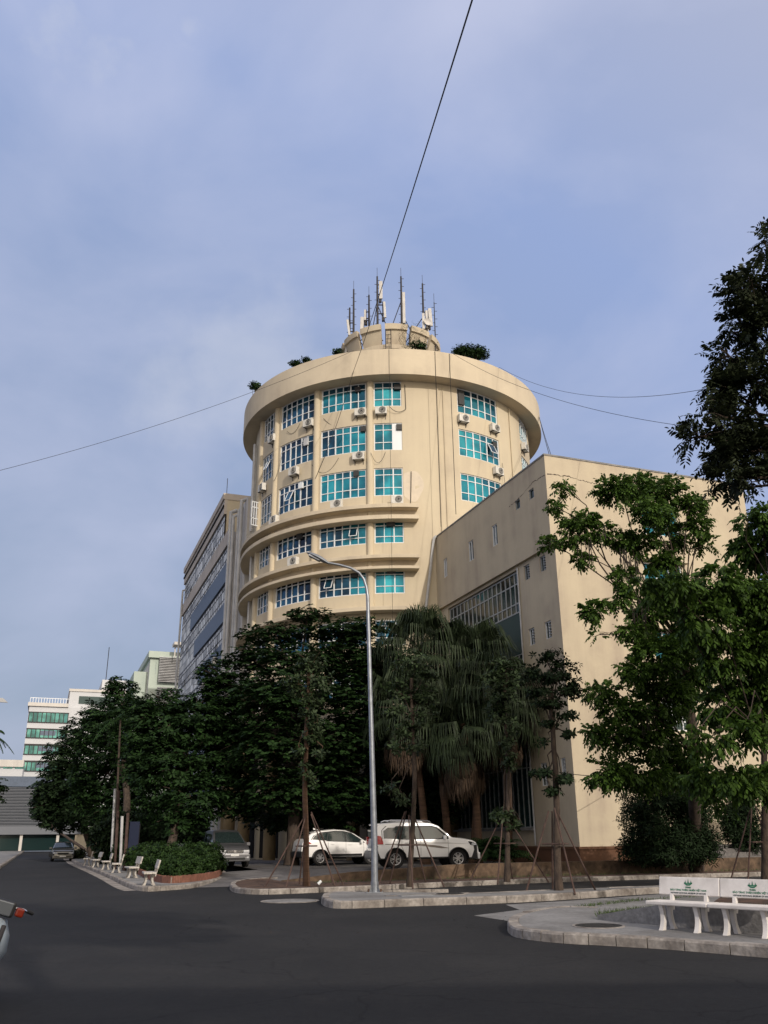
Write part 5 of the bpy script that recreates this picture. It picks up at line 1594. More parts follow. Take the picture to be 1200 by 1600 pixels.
# the tip of another lamp entering at the left edge
q0 = at(-40, 1098, 44); lt = thing('street_lamp', 'tip of a street lamp head entering at the left edge of the picture', 'street lamp', (q0.x - .8, 44, .0))
def K_(px, py): q = at(px, py, 44); return (q.x - lt.location.x, 0, q.z)
mb = MB(); mb.tube([(0, 0, .1), (0, 0, 7), (.1, 0, 8), K_(-45, 1091), K_(-14, 1093)], [.09, .07, .06, .05, .04], 8); mb.build('pole', M['steel'], lt, smooth=True)
mb = MB(); a, b = Vector(K_(-16, 1095)), Vector(K_(12, 1098))
mb.add([a + Vector((0, y, z)) for y in (-.12, .12) for z in (-.03, .16)] + [Vector(K_(5, 1091)) + Vector((0, y, 0)) for y in (-.1, .1)] + [b + Vector((0, y, 0)) for y in (-.06, .06)],
       [(0, 1, 4, 6), (2, 7, 5, 3), (1, 3, 5, 4), (4, 5, 7, 6), (0, 6, 7, 2), (0, 2, 3, 1)])
mb.build('lamp_head', M['pipe'], lt)

# ================================================================== CABLES OVERHEAD
def cable(label, p, q, sag, rad, n=40):
    p, q = Vector(p), Vector(q)
    t = MB(); t.tube([p.lerp(q, k / n) - Vector((0, 0, sag * 4 * (k / n) * (1 - k / n))) for k in range(n + 1)], rad, 6, cap=False)
    t.v = [tuple(Vector(v) - p) for v in t.v]
    o = t.build('overhead_cable', M['wire'], None, smooth=True); o.location = p
    tag(o, label, 'cable', 'overhead cables')
far_e = TC + Vector(tp(-13, 12.65, 33.2))
cable('thick black cable rising steeply from the round tower to the top of the picture', far_e, at(775, -120, 9.0), .25, .016)
hang(TC + Vector(tp(-13, 12.65, 33.2)) - TC, tp(-29, RB + .2, 25.6), .5, rad=.02, parent=tower)
cable('thin cable running from the tower roof down to the left edge', TC + Vector(tp(-13, 12.65, 34.9)), at(-60, 750, 42), .7, .012)
cable('upper thin cable leading right from the tower roof towards the dark tree', TC + Vector(tp(40, 12.65, 34.9)), at(1180, 590, 30), 1.6, .012)
cable('lower thin cable leading right from the tower roof towards the dark tree', TC + Vector(tp(20, 12.65, 34.9)), at(1120, 672, 30), 1.0, .012)
cable('short slanting cable from the roof ring down to the annex roof', TC + Vector(tp(72, 12.62, 33.6)), wv(24.05, 37.6, 20.75), .1, .02)
cable('second short slanting cable from the roof ring to the annex roof', TC + Vector(tp(73, 12.62, 33.6)), wv(24.2, 37.6, 20.75), .15, .02)
cable('cable sagging from the young tree across the annex base', at(845, 1200, 31), wv(27.5, 36.6, 4.7), .35, .014)

# ================================================================== FOLIAGE
rng = np.random.default_rng(11)
def norm(a): return a / np.maximum(np.linalg.norm(a, axis=-1, keepdims=True), 1e-9)
def leaf_obj(name, P, D, Nn, Ln, Wd, mt, parent, shape='hex', fold=.0):
    """P base points, D direction, Nn face normal, Ln length, Wd width: one small leaf blade each"""
    n = len(P)
    if n == 0: return
    D = norm(D); Sd = norm(np.cross(D, Nn)); Nv = norm(np.cross(Sd, D))
    Ln = np.broadcast_to(Ln, (n,))[:, None]; Wd = np.broadcast_to(Wd, (n,))[:, None]
    if shape == 'hex':
        prof = [(0, 0, 0), (.3, .42, .04), (.68, .46, .02), (1, 0, -.12), (.68, -.46, .02), (.3, -.42, .04)]
    elif shape == 'blade':
        prof = [(0, .5, 0), (.6, .4, -.05), (1, 0, -.25), (.6, -.4, -.05), (0, -.5, 0)]
    else:
        prof = [(0, 0, 0), (.55, .5, .03), (1, 0, -.1), (.55, -.5, .03)]
    k = len(prof)
    V = np.empty((n, k, 3), np.float32)
    for i, (a, b, c) in enumerate(prof): V[:, i] = P + D * Ln * a + Sd * Wd * b + Nv * Ln * c
    me = bpy.data.meshes.new(name)
    me.vertices.add(n * k); me.vertices.foreach_set('co', V.reshape(-1))
    me.loops.add(n * k); me.loops.foreach_set('vertex_index', np.arange(n * k, dtype=np.int32))
    me.polygons.add(n); me.polygons.foreach_set('loop_start', np.arange(0, n * k, k, dtype=np.int32))
    try: me.polygons.foreach_set('loop_total', np.full(n, k, dtype=np.int32))
    except Exception: pass
    me.update(calc_edges=True); me.validate()
    me.materials.append(mt)
    o = bpy.data.objects.new(name, me); COL.objects.link(o); o.parent = parent
    return o
def sample_ellipsoids(cl, n, power=.45, origin=(0, 0, 0), gap=0, gs=1.5):
    """cl: (cx, cy, cz, rx, ry, rz); returns points and outward directions"""
    vol = np.array([(c[3] * c[4] * c[5]) ** .75 for c in cl]); cnt = rng.multinomial(n, vol / vol.sum())
    P, O = [], []
    for c, m in zip(cl, cnt):
        d = norm(rng.normal(size=(m, 3))); r = rng.random((m, 1)) ** power
        r *= 1 + .16 * np.sin(d[:, :1] * 5 + c[0]) * np.cos(d[:, 2:] * 6 + c[1])
        P.append(np.array(c[:3]) + d * r * np.array(c[3:6])); O.append(d)
    P = np.concatenate(P) - np.array(origin); O = np.concatenate(O)
    if gap:                                  # thin the crown where a wavy 3-D field is low: gaps and separate sprays
        w = 2 * np.pi / gs; q = P * w
        f = np.sin(q[:, 0] + .6 * np.sin(q[:, 2])) * np.sin(q[:, 1] * .8 + 1.3) + np.sin(q[:, 2] * 1.7 + .8 * np.sin(q[:, 0] * .7)) + .35 * rng.normal(size=len(P))
        keep = f > np.quantile(f, gap); P, O = P[keep], O[keep]
    return P, O
def rosettes(P, O, k, L, Wr, tilt=.25, jit=.5, up_bias=1.0):
    """k broad leaves radiating round each twig end, held fairly flat"""
    n = len(P)
    ax = norm(O * .5 + np.array([0, 0, up_bias]) + rng.normal(scale=.25, size=(n, 3)))
    e1 = norm(np.cross(ax, rng.normal(size=(n, 3)))); e2 = np.cross(ax, e1)
    a = (np.arange(k)[None] * 2 * np.pi / k + rng.random((n, 1)) * 6 + rng.normal(scale=.25, size=(n, k)))[..., None]
    D = e1[:, None] * np.cos(a) + e2[:, None] * np.sin(a)
    D = D + ax[:, None] * (tilt * rng.normal(.3, .6, size=(n, k, 1)))
    Nn = ax[:, None] + rng.normal(scale=jit * .5, size=(n, k, 3))
    B = P[:, None] + D * (.15 * L) + rng.normal(scale=.05 * L, size=(n, k, 3))
    ln = L * rng.uniform(.6, 1.15, n * k)
    return B.reshape(-1, 3), D.reshape(-1, 3), Nn.reshape(-1, 3), ln, ln * Wr
def pinnate(P, O, Lr, pairs, Ll, Wr, droop=.5, spread=.9):
    """compound leaves: one rachis per point with paired hanging leaflets"""
    n = len(P)
    A = norm(O * 1.0 + rng.normal(scale=.55, size=(n, 3)) + np.array([0, 0, -.1]))
    side = norm(np.cross(A, np.array([0, 0, 1.0]) + rng.normal(scale=.25, size=(n, 3))))
    upn = np.cross(side, A)
    Ps, Ds, Ns, Ls = [], [], [], []
    rl = Lr * rng.uniform(.6, 1.1, size=(n, 1))
    for i in range(pairs + 1):
        t = (i + .6) / (pairs + .6)
        base = P + A * rl * t + np.array([0, 0, -1]) * (droop * rl * t * t * .5)
        ld = Ll * (.75 + .45 * math.sin(t * 2.8))
        if i == pairs:
            Ps.append(base); Ds.append(A + np.array([0, 0, -droop])); Ns.append(upn); Ls.append(np.full(n, ld)); break
        for s_ in (-1, 1):
            D = side * s_ * spread + A * .45 + np.array([0, 0, -droop * .9]) + rng.normal(scale=.14, size=(n, 3))
            Ps.append(base); Ds.append(D); Ns.append(upn + side * s_ * .5 + rng.normal(scale=.2, size=(n, 3))); Ls.append(ld * rng.uniform(.8, 1.15, n))
    ln = np.concatenate(Ls)
    return np.concatenate(Ps), np.concatenate(Ds), np.concatenate(Ns), ln, ln * Wr
def branchwork(root, mt, base, crown, cl, r0, rs, name='trunk', lean=None, sub=3, rmin=.012, lk=1.0, kq=.08):
    """trunk to the crown centre, limbs to each cluster, twigs inside it; all coordinates local"""
    mb = MB()
    base, crown = Vector(base), Vector(crown)
    mid = lean if lean is not None else base.lerp(crown, .5) + Vector((rs.uniform(-.15, .15), rs.uniform(-.15, .15), 0))
    pts = [base.lerp(mid, 2 * q) if q < .5 else Vector(mid).lerp(crown, 2 * q - 1) for q in [i / 10 for i in range(11)]]
    pts = [p + Vector((rs.uniform(-.03, .03), rs.uniform(-.03, .03), 0)) * (r0 * 6) * (0 if i == 0 else 1) for i, p in enumerate(pts)]
    mb.tube(pts, [r0 * (1.25 if i == 0 else 1) * (1 - .045 * i) for i in range(11)], 10)
    o = mb.build(name, mt, root, smooth=True)
    lm = MB()
    for c in cl:
        ce = Vector(c[:3]); d = ce - crown
        q = max(.3, min(.98, 1 - d.length * kq)) if d.z > 0 else max(.35, min(.9, .9 + d.z * .06))
        s0 = pts[min(10, int(q * 10))]
        r1 = lk * r0 * min(.55, .18 + .05 * max(c[3:6]) + .02 * d.length)
        m1 = s0.lerp(ce, .5) + Vector((rs.uniform(-.1, .1), rs.uniform(-.1, .1), (.12 if d.z > 0 else .2))) * (ce - s0).length
        m2 = s0.lerp(ce, .8) + Vector((rs.uniform(-.2, .2), rs.uniform(-.2, .2), .10 * (ce - s0).length))
        lm.tube([s0, s0.lerp(m1, .6), m1, m2, ce], [r1, r1 * .85, r1 * .7, r1 * .5, r1 * .35], 6)
        for _ in range(sub):
            e = ce + Vector((rs.uniform(-.85, .85) * c[3], rs.uniform(-.85, .85) * c[4], rs.uniform(-.6, .85) * c[5]))
            st_ = m2.lerp(ce, rs.uniform(0, 1)); mm = st_.lerp(e, .5) + Vector((0, 0, .1 * (e - st_).length))
            lm.tube([st_, mm, e], [r1 * .3, r1 * .2, rmin], 5)
    lm.build('limbs', mt, root, smooth=True)
    return o
def cl_px(items, Y):
    """crown lumps measured as (px, py, rx px, rz px, depth offset) into metres at depth Y"""
    res = []
    for it in items:
        px, py, rx, rz = it[:4]; dy = it[4] if len(it) > 4 else 0
        c = at(px, py, Y + dy); s_ = (c - CO).dot(CM @ Vector((0, 0, -1))) / FPX
        res.append((c.x, c.y, c.z, rx * s_, max(.5, (rx + rz) / 2 * s_ * (it[5] if len(it) > 5 else 1.0)), rz * s_))
    return res
def loc_cl(cl, o): return [(c[0] - o.x, c[1] - o.y, c[2] - o.z, *c[3:]) for c in cl]
def tree(name, label, base, crown_c, cl, n, kind, mt, r0=.2, group=None, seed=1, bark='bark', sub=3, lean=None, cat='tree', power=.45, leafL=.2, **kw):
    base = Vector(base); t = thing(name, label, cat, base, 0, group)
    L = loc_cl(cl, base)
    branchwork(t, M[bark], (0, 0, -.05), Vector(crown_c) - base, L, r0, random.Random(seed), sub=sub, lean=lean, rmin=kw.get('rmin', .012), lk=kw.get('lk', 1.0), kq=kw.get('kq', .08))
    P, O = sample_ellipsoids(L, n, power, gap=kw.get('gap', .22), gs=kw.get('gs', 1.7))
    if kind == 'rosette': data = rosettes(P, O, kw.get('k', 8), leafL, kw.get('wr', .5), up_bias=kw.get('up', 1.0), tilt=kw.get('tilt', .25))
    else: data = pinnate(P, O, kw.get('Lr', .4), kw.get('pairs', 5), leafL, kw.get('wr', .42), droop=kw.get('droop', .5))
    leaf_obj('crown', *data, M[mt], t, shape=kw.get('shape', 'hex'))
    return t

# ---- the big broad-leaved tree before the tower
Y = 48
items = [(480, 962, 38, 16, 0), (540, 985, 70, 22, -1), (430, 990, 62, 20, 0), (395, 1030, 62, 26, 1), (470, 1030, 75, 32, -2), (560, 1030, 60, 34, -1), (370, 1085, 58, 36, 1), (440, 1090, 80, 42, -3), (540, 1095, 70, 44, -2),
         (365, 1150, 60, 40, 1), (430, 1165, 75, 44, -3), (530, 1165, 70, 46, -2), (370, 1215, 55, 38, 1), (440, 1235, 70, 38, -2), (530, 1235, 62, 36, -1), (575, 1130, 40, 60, 0), (390, 1265, 48, 22, 0), (450, 1275, 50, 20, 1), (520, 1275, 50, 20, 1), (490, 1200, 60, 60, 2), (430, 1110, 60, 60, 3), (530, 1040, 60, 50, 3), (320, 1048, 26, 14, 0), (345, 1065, 40, 20, 0), (590, 1200, 30, 40, 0)]
cl = cl_px(items, Y)
tree('broad_leaved_tree', 'big dark tree with tiered broad leaves in front of the round tower', (*gz(455, 1352, .3).xy, .3), at(460, 1090, Y), cl, 9500, 'rosette', 'leaf_almond', .34, seed=2, gap=.12, gs=2.2, leafL=.26, wr=.62, k=8, power=.4, up=1.6, tilt=.12)
# second, behind it, closes the gap to the entrance
items = [(560, 1270, 60, 26, 0), (640, 1265, 50, 28, 0), (690, 1240, 40, 50, 0), (480, 1280, 60, 22, 0), (420, 1285, 40, 18, 0), (600, 1060, 50, 60, 0), (620, 1150, 60, 60, 0), (600, 1230, 60, 40, 0), (660, 1230, 60, 50, 1), (700, 1130, 60, 70, 0), (760, 1180, 40, 60, 0)]
tree('shade_tree', 'very dark tree behind the palms and the parked cars', (*wv(19.5, 48).xy, .3), at(640, 1130, 52), cl_px(items, 52), 4200, 'rosette', 'leaf_dark', .25, seed=4, gap=0, leafL=.26, wr=.55, k=8)
# ---- row of trees on the left
items = [(262, 1108, 50, 30, 1), (300, 1135, 70, 40, 0), (345, 1120, 50, 40, 1), (250, 1150, 56, 46, 0), (225, 1115, 30, 26, 0), (330, 1190, 62, 46, 0), (270, 1205, 60, 42, -1), (300, 1250, 60, 36, -2), (345, 1245, 46, 34, -1), (250, 1260, 40, 30, 0), (290, 1285, 50, 22, -2), (226, 1190, 40, 44, 0), (318, 1095, 30, 16, 0)]
tree('roadside_tree', 'broad green tree rising behind the hedge on the left', (*gz(262, 1362, .15).xy, .15), at(285, 1180, 48), cl_px(items, 48), 5600, 'rosette', 'leaf_almond', .24, group='roadside trees on the left', seed=5, leafL=.27, wr=.45, k=8, power=.4)
items = [(190, 1085, 30, 26, 2), (178, 1075, 16, 16, 2), (205, 1120, 40, 34, 0), (165, 1120, 36, 30, 3), (150, 1150, 40, 30, 2), (190, 1160, 48, 40, 0), (215, 1200, 40, 50, 0), (160, 1200, 50, 44, 2), (200, 1250, 46, 40, 0), (145, 1240, 40, 36, 3), (175, 1275, 40, 26, 2)]
tree('roadside_tree', 'tall dark tree standing behind the timber props on the left', (*wv(5.5, 62).xy, .15), at(190, 1150, 64), cl_px(items, 64), 5200, 'rosette', 'leaf_almond', .3, group='roadside trees on the left', seed=6, leafL=.30, wr=.45, k=8, power=.4)
items = [(120, 1150, 30, 30, 0), (100, 1185, 36, 30, 0), (85, 1225, 34, 30, 0), (120, 1215, 46, 44, 0), (75, 1262, 24, 26, 0), (110, 1270, 44, 30, 0), (150, 1280, 40, 24, 0), (90, 1245, 36, 36, 2), (145, 1120, 24, 24, 0), (62, 1245, 14, 18, 0)]
b = gz(146, 1338, .14)
tree('roadside_tree', 'dark tree with a leaning trunk at the far end of the stone benches', (b.x, b.y, .14), at(118, 1240, 86), cl_px(items, 86), 3800, 'rosette', 'leaf_dark', .38, group='roadside trees on the left', seed=8, leafL=.36, wr=.5, k=8, power=.4)
items = [(75, 1300, 14, 8, 0), (60, 1295, 12, 8, 0)]
tree('small_tree', 'thin dark tree standing before the grey hall', (*wv(6.0, 120).xy, .1), at(70, 1285, 122), cl_px([(68, 1262, 22, 22, 0), (80, 1285, 20, 12, 0)], 122), 500, 'rosette', 'leaf_dark', .2, seed=9, leafL=.5)

# ---- young staked trees
def stakes(base, label, n=4, h=1.9, spread=1.25, ring=1.25, seed=0):
    t = thing('tree_stakes', label, 'tree stakes', base, R(seed * 17), 'timber stakes propping the young trees')
    rs = random.Random(seed)
    for k in range(n):
        a = 2 * math.pi * (k + .3) / n + rs.uniform(-.15, .15)
        s_ = spread * rs.uniform(.85, 1.1)
        mb = MB(); mb.tube([(math.cos(a) * s_, math.sin(a) * s_, -.05), (math.cos(a) * .12, math.sin(a) * .12, h * rs.uniform(.95, 1.05))], [.027, .021], 7)
        mb.build('stake', M['stake'], t, smooth=True)
    mb = MB()
    pr = [(math.cos(2 * math.pi * (k + .3) / n) * .38, math.sin(2 * math.pi * (k + .3) / n) * .38, 1.2) for k in range(n)]
    for a, b in zip(pr, pr[1:] + pr[:1]): mb.tube([a, b], .020, 6)
    mb.build('crossbar', M['stake'], t)
    return t
def young(px, py, z, label, items, n, top, r0=.085, seed=0, mt='leaf_young', bark='bark', **kw):
    b = gz(px, py, z); b.z = z
    cl = cl_px(items, b.y)
    return tree('young_tree', label, b, at(*top, b.y), cl, n, 'rosette', mt, r0, group='young staked trees', seed=seed, leafL=kw.get('leafL', .17), wr=.45, k=7, sub=5, power=.8, up=.6, tilt=.7, rmin=.008, bark=bark, gap=.3, gs=.7), b
t, b = young(479, 1384, .14, 'slender young tree with leaves along its stem, left of the street lamp', [(485, 1042, 34, 26), (462, 1068, 22, 18), (500, 1068, 24, 20), (484, 1090, 24, 20), (478, 1120, 20, 24), (488, 1150, 18, 22), (470, 1175, 12, 12), (500, 1180, 12, 10), (478, 1200, 12, 14), (492, 1130, 16, 16), (486, 1218, 12, 10)], 620, (483, 1040), .105, seed=21, bark='palmbark')
stakes(b, 'timber tripod round the slender tree left of the street lamp', 5, 2.2, 1.3, seed=1)
t, b = young(640, 1383, .14, 'young tree with open leafy branches in front of the large white vehicle', [(640, 1035, 36, 24), (665, 1055, 24, 18), (620, 1075, 24, 18), (650, 1090, 34, 20), (612, 1112, 26, 10), (660, 1120, 24, 14), (635, 1140, 30, 14), (618, 1165, 18, 12), (650, 1165, 22, 14), (612, 1235, 14, 16), (630, 1252, 16, 10), (668, 1085, 14, 14)], 700, (642, 1060), .095, seed=22, bark='bark')
stakes(b, 'timber props round the young tree before the large white vehicle', 5, 2.2, 1.2, seed=2)
t, b = young(792, 1376, .14, 'young tree growing before the tall annex window', [(785, 1042, 28, 16), (770, 1065, 24, 18), (800, 1068, 22, 20), (785, 1090, 34, 18), (780, 1115, 28, 14), (800, 1135, 16, 12), (790, 1165, 14, 16), (798, 1190, 12, 14), (785, 1275, 22, 12), (805, 1290, 16, 10)], 720, (787, 1070), .10, seed=23)
stakes(b, 'dark props round the young tree before the annex', 4, 2.1, 1.3, seed=3)
t, b = young(873, 1391, .165, 'young tree with an umbrella of dark leaves before the annex corner', [(858, 1026, 32, 10), (832, 1048, 22, 9), (880, 1044, 26, 10), (860, 1060, 44, 9), (838, 1084, 26, 8), (886, 1082, 24, 10), (860, 1100, 26, 7), (896, 1070, 14, 9), (884, 1118, 22, 6), (856, 1132, 20, 5), (886, 1148, 14, 5), (850, 1160, 10, 4), (850, 1208, 22, 7), (880, 1218, 16, 8), (862, 1236, 14, 5)], 1000, (860, 1080), .115, seed=24, mt='leaf_dark', leafL=.14)
stakes(b, 'dark leaning props round the young tree at the annex corner', 4, 2.1, 1.05, seed=4)

# ---- fan palms
def fan_palm(label, base, head, Rf, nf, seed, dead=14, lean=None):
    rs = np.random.default_rng(seed)
    base, head = Vector(base), Vector(head)
    t = thing('fan_palm', label, 'palm tree', base, 0, 'fan palms')
    hl = head - base
    mb = MB(); pts = [Vector((0, 0, -.05)).lerp(hl, q) + Vector((.25 * math.sin(q * 3), .1 * math.sin(q * 2), 0)) for q in [i / 12 for i in range(13)]]
    mb.tube(pts, [.26 if i == 0 else .2 - .004 * i for i in range(13)], 12); mb.build('trunk', M['palmbark'], t, smooth=True)
    top = pts[-1]
    def fans(n, e0, e1, mt, name, drop, pet, blade, zoff=0):
        P, D, Nn, L, Wd = [], [], [], [], []
        st = MB()
        for i in range(n):
            az = i * 2.399 + rs.uniform(-.3, .3); el = R(e0 + (e1 - e0) * (i / max(1, n - 1)) + rs.uniform(-8, 8))
            d = Vector((math.cos(az) * math.cos(el), math.sin(az) * math.cos(el), math.sin(el)))
            p0 = Vector(top) + Vector((0, 0, zoff - .3 * rs.random()))
            pl = pet * rs.uniform(.8, 1.15)
            hub = p0 + d * pl - Vector((0, 0, .12 * pl * drop))
            st.tube([p0, p0.lerp(hub, .5) + Vector((0, 0, .08)), hub], [.03, .022, .016], 4)
            fwd = (d - Vector((0, 0, .35 * drop))).normalized()
            sd = fwd.cross(Vector((0, 0, 1)))
            sd = sd.normalized() if sd.length > 1e-3 else Vector((1, 0, 0))
            up = sd.cross(fwd)
            ns = 44
            for k in range(ns):
                a = R(-128 + 256 * k / (ns - 1)) + rs.uniform(-.03, .03)
                dd = fwd * math.cos(a) + sd * math.sin(a) + up * .12
                bl = blade * (.72 + .28 * math.cos(a)) * rs.uniform(.9, 1.05)
                P.append(hub); D.append(dd - Vector((0, 0, .12 * drop))); Nn.append(up); L.append(bl * .55); Wd.append(.08)
                q = hub + dd.normalized() * bl * .52 - Vector((0, 0, .06 * drop * bl))
                P.append(q); D.append(dd * .35 - Vector((0, 0, .5 + .5 * drop)) + Vector(rs.normal(scale=.06, size=3))); Nn.append(up); L.append(bl * .62 * rs.uniform(.8, 1.15)); Wd.append(.045)
        a_ = lambda x: np.array([tuple(v) for v in x])
        o = leaf_obj(name, a_(P), a_(D), a_(Nn), np.array(L), np.array(Wd), M[mt], t, 'blade')
        st.build('petioles', M['leaf_palm'] if mt == 'leaf_palm' else M['leaf_dry'], o)
    fans(nf, 78, -42, 'leaf_palm', 'fronds', 1.0, Rf * .62, Rf * .62)
    fans(dead, -50, -84, 'leaf_dry', 'dead_fronds', 1.3, Rf * .55, Rf * .5, -.5)
    return t
fan_palm('fan palm with the highest crown, its leaves against the tower ledge', (*gz(690, 1352, .3).xy, .3) if False else (3.1, 46.5, .3), at(655, 1015, 46), 3.0, 44, 1)
fan_palm('fan palm right of the highest crown, slightly lower', (4.3, 47, .3), at(738, 1035, 46.5), 2.9, 42, 2)
fan_palm('fan palm at the right of the clump beside the annex window', (6.0, 46.5, .3), at(778, 1085, 45), 2.9, 40, 3, dead=10)
fan_palm('lower fan palm at the left of the clump with brown dead fronds', (1.9, 46.0, .3), at(632, 1095, 45), 2.6, 38, 4, dead=20)
fan_palm('lower fan palm in the middle with a long skirt of dead fronds', (4.4, 45.2, .3), at(722, 1130, 44.5), 2.6, 38, 5, dead=22)
# low palm-like plants under the window
def rosette_plant(label, base, r, n, seed, name='cycad', mt='leaf_almond'):
    rs = np.random.default_rng(seed); base = Vector(base)
    t = thing(name, label, 'plant', base, 0, 'cycads under the annex window')
    P, D, Nn, L, Wd = [], [], [], [], []
    st = MB()
    for i in range(n):
        az = i * 2.399; el = R(rs.uniform(25, 80)); rr = r * rs.uniform(.8, 1.2)
        pts = []
        for k in range(14):
            q = k / 13; e = el - q * 1.1
            pts.append(Vector((math.cos(az) * math.cos(el) * rr * q, math.sin(az) * math.cos(el) * rr * q, rr * (math.sin(el) * q - .55 * q * q))) + Vector((0, 0, .25)))
        st.tube(pts, .012, 4)
        for k in range(2, 14):
            f = (pts[k] - pts[k - 1]).normalized(); sd = f.cross(Vector((0, 0, 1))).normalized()
            for s_ in (-1, 1):
                P.append(pts[k]); D.append(sd * s_ + f * .5 - Vector((0, 0, .3))); Nn.append(sd.cross(f)); L.append(r * .26 * (1.1 - k / 16)); Wd.append(.05)
    a_ = lambda x: np.array([tuple(v) for v in x])
    o = leaf_obj('fronds', a_(P), a_(D), a_(Nn), np.array(L), np.array(Wd), M[mt], t, 'blade'); st.build('petioles', M['leaf_almond'], o)
for i, (px, py, r_, lab) in enumerate([(742, 1345, 2.1, 'feathery plant right beside the bonnet of the large white vehicle'), (765, 1347, 2.3, 'tallest feathery plant under the tall annex window'), (785, 1348, 1.9, 'feathery plant behind the young tree at the annex window'), (722, 1343, 1.9, 'feathery plant behind the large white vehicle')]):
    p = gz(px, py, .3); rosette_plant(lab, (p.x * .93, min(p.y, 43.3), .3), r_, 20, 30 + i)

# ---- the large flowering tree before the annex, with long hanging pods
Y = 33
items = [(962, 766, 34, 24, 0), (1000, 762, 30, 24, 1), (1038, 768, 34, 26, 0), (1020, 800, 34, 26, -1), (1082, 786, 22, 14, 0), (1103, 776, 14, 9, 0), (880, 762, 16, 7, 0), (866, 790, 14, 9, 0), (903, 812, 30, 18, 0), (935, 826, 26, 18, 0), (857, 848, 13, 10, 0), (893, 838, 24, 14, 0), (910, 872, 18, 9, 0), (968, 838, 24, 16, 0),
         (1000, 846, 28, 20, 0), (1048, 838, 28, 22, 1), (1090, 822, 18, 20, 0), (978, 905, 26, 20, -1), (1040, 880, 24, 22, 0), (962, 935, 30, 14, -1), (930, 955, 22, 16, -1), (936, 992, 13, 7, -1), (985, 985, 26, 10, -1), (1060, 930, 40, 30, 0), (1010, 965, 30, 24, 0), (1030, 1020, 48, 30, -1), (1000, 1050, 34, 22, -1), (940, 1083, 30, 18, -1),
         (975, 1110, 40, 22, -1), (1040, 1090, 50, 34, 0), (960, 1150, 38, 22, -1), (1010, 1150, 46, 34, 0), (955, 1205, 40, 24, -1), (1010, 1210, 44, 28, 0), (925, 1142, 14, 8, -1), (1075, 1040, 40, 40, 1), (1060, 1190, 40, 36, 1), (1080, 985, 40, 36, 0), (1100, 850, 16, 12, 0)]
items = [(a_, b_, max(7, c_ - 3), max(5, d_ - 3), e_) for a_, b_, c_, d_, e_ in items]
tb = Vector((12.6, 38.2, .3))
pod_tree = tree('pod_tree', 'wide green tree with long hanging pods in front of the bright annex wall', tb, at(1058, 905, Y), cl_px(items, Y), 10500, 'pinnate', 'leaf_bright', .26, seed=31, gap=.34, gs=1.3, lk=.5, kq=.045, leafL=.145, Lr=.36, pairs=4, wr=.5, droop=.7, power=.5, lean=(at(1085, 1180, 34) - tb), sub=4)
rs = random.Random(4)
for (px, py, n_) in ((975, 868, 12), (985, 880, 10), (912, 850, 7), (935, 830, 4), (998, 960, 14), (1003, 930, 10), (1000, 1110, 12), (1010, 1125, 10)):
    mb = MB()
    for _ in range(n_):
        p = at(px + rs.uniform(-12, 12), py + rs.uniform(-14, 6), Y - .8 + rs.uniform(-.6, .6)) - tb
        mb.tube([p, p + Vector((rs.uniform(-.03, .03), 0, -.3)), p + Vector((rs.uniform(-.08, .08), rs.uniform(-.05, .05), -rs.uniform(.5, .9)))], .016, 5)
    mb.build('pod_cluster', M['pod'], pod_tree)

# ---- nearer tree at the right edge
Y = 27
items = [(1168, 812, 22, 16, 0), (1200, 805, 30, 20, 0), (1186, 855, 50, 34, 1), (1120, 905, 46, 30, -1), (1060, 915, 40, 16, -2), (1025, 925, 24, 12, -2), (1170, 930, 56, 40, 0), (1100, 965, 50, 34, -1), (1190, 1000, 50, 44, 0), (1130, 1020, 46, 34, 0), (1180, 1080, 50, 50, 1), (1160, 1140, 34, 20, -2), (1110, 1155, 32, 14, -2), (1180, 1150, 40, 16, -2),
         (1085, 1150, 24, 12, -2), (1160, 1215, 40, 20, -1), (1200, 1215, 50, 30, 0), (1120, 1100, 36, 30, 1), (1240, 950, 70, 60, 0), (1260, 1080, 60, 70, 1), (1100, 1210, 36, 26, 1), (1130, 1240, 36, 24, 1), (1260, 830, 60, 60, 0), (1010, 905, 14, 7, -2)]
b = gz(1196, 1380, .14)
items = [(a_, b_, max(8, c_ - 10), max(6, d_ - 8), e_) for a_, b_, c_, d_, e_ in items]
tree('staked_tree', 'leafy tree with bright drooping leaves at the right edge above the benches', (b.x, b.y, .13), at(1200, 1000, Y + 1), cl_px(items, Y), 7500, 'pinnate', 'leaf_bright', .12, gap=.36, gs=1.2, lk=.7, seed=32, leafL=.185, Lr=.45, pairs=5, wr=.42, droop=.9, power=.5, sub=3)
stakes(Vector((b.x, b.y, .13)), 'dark props round the tree at the right edge', 4, 2.2, 1.1, seed=6)

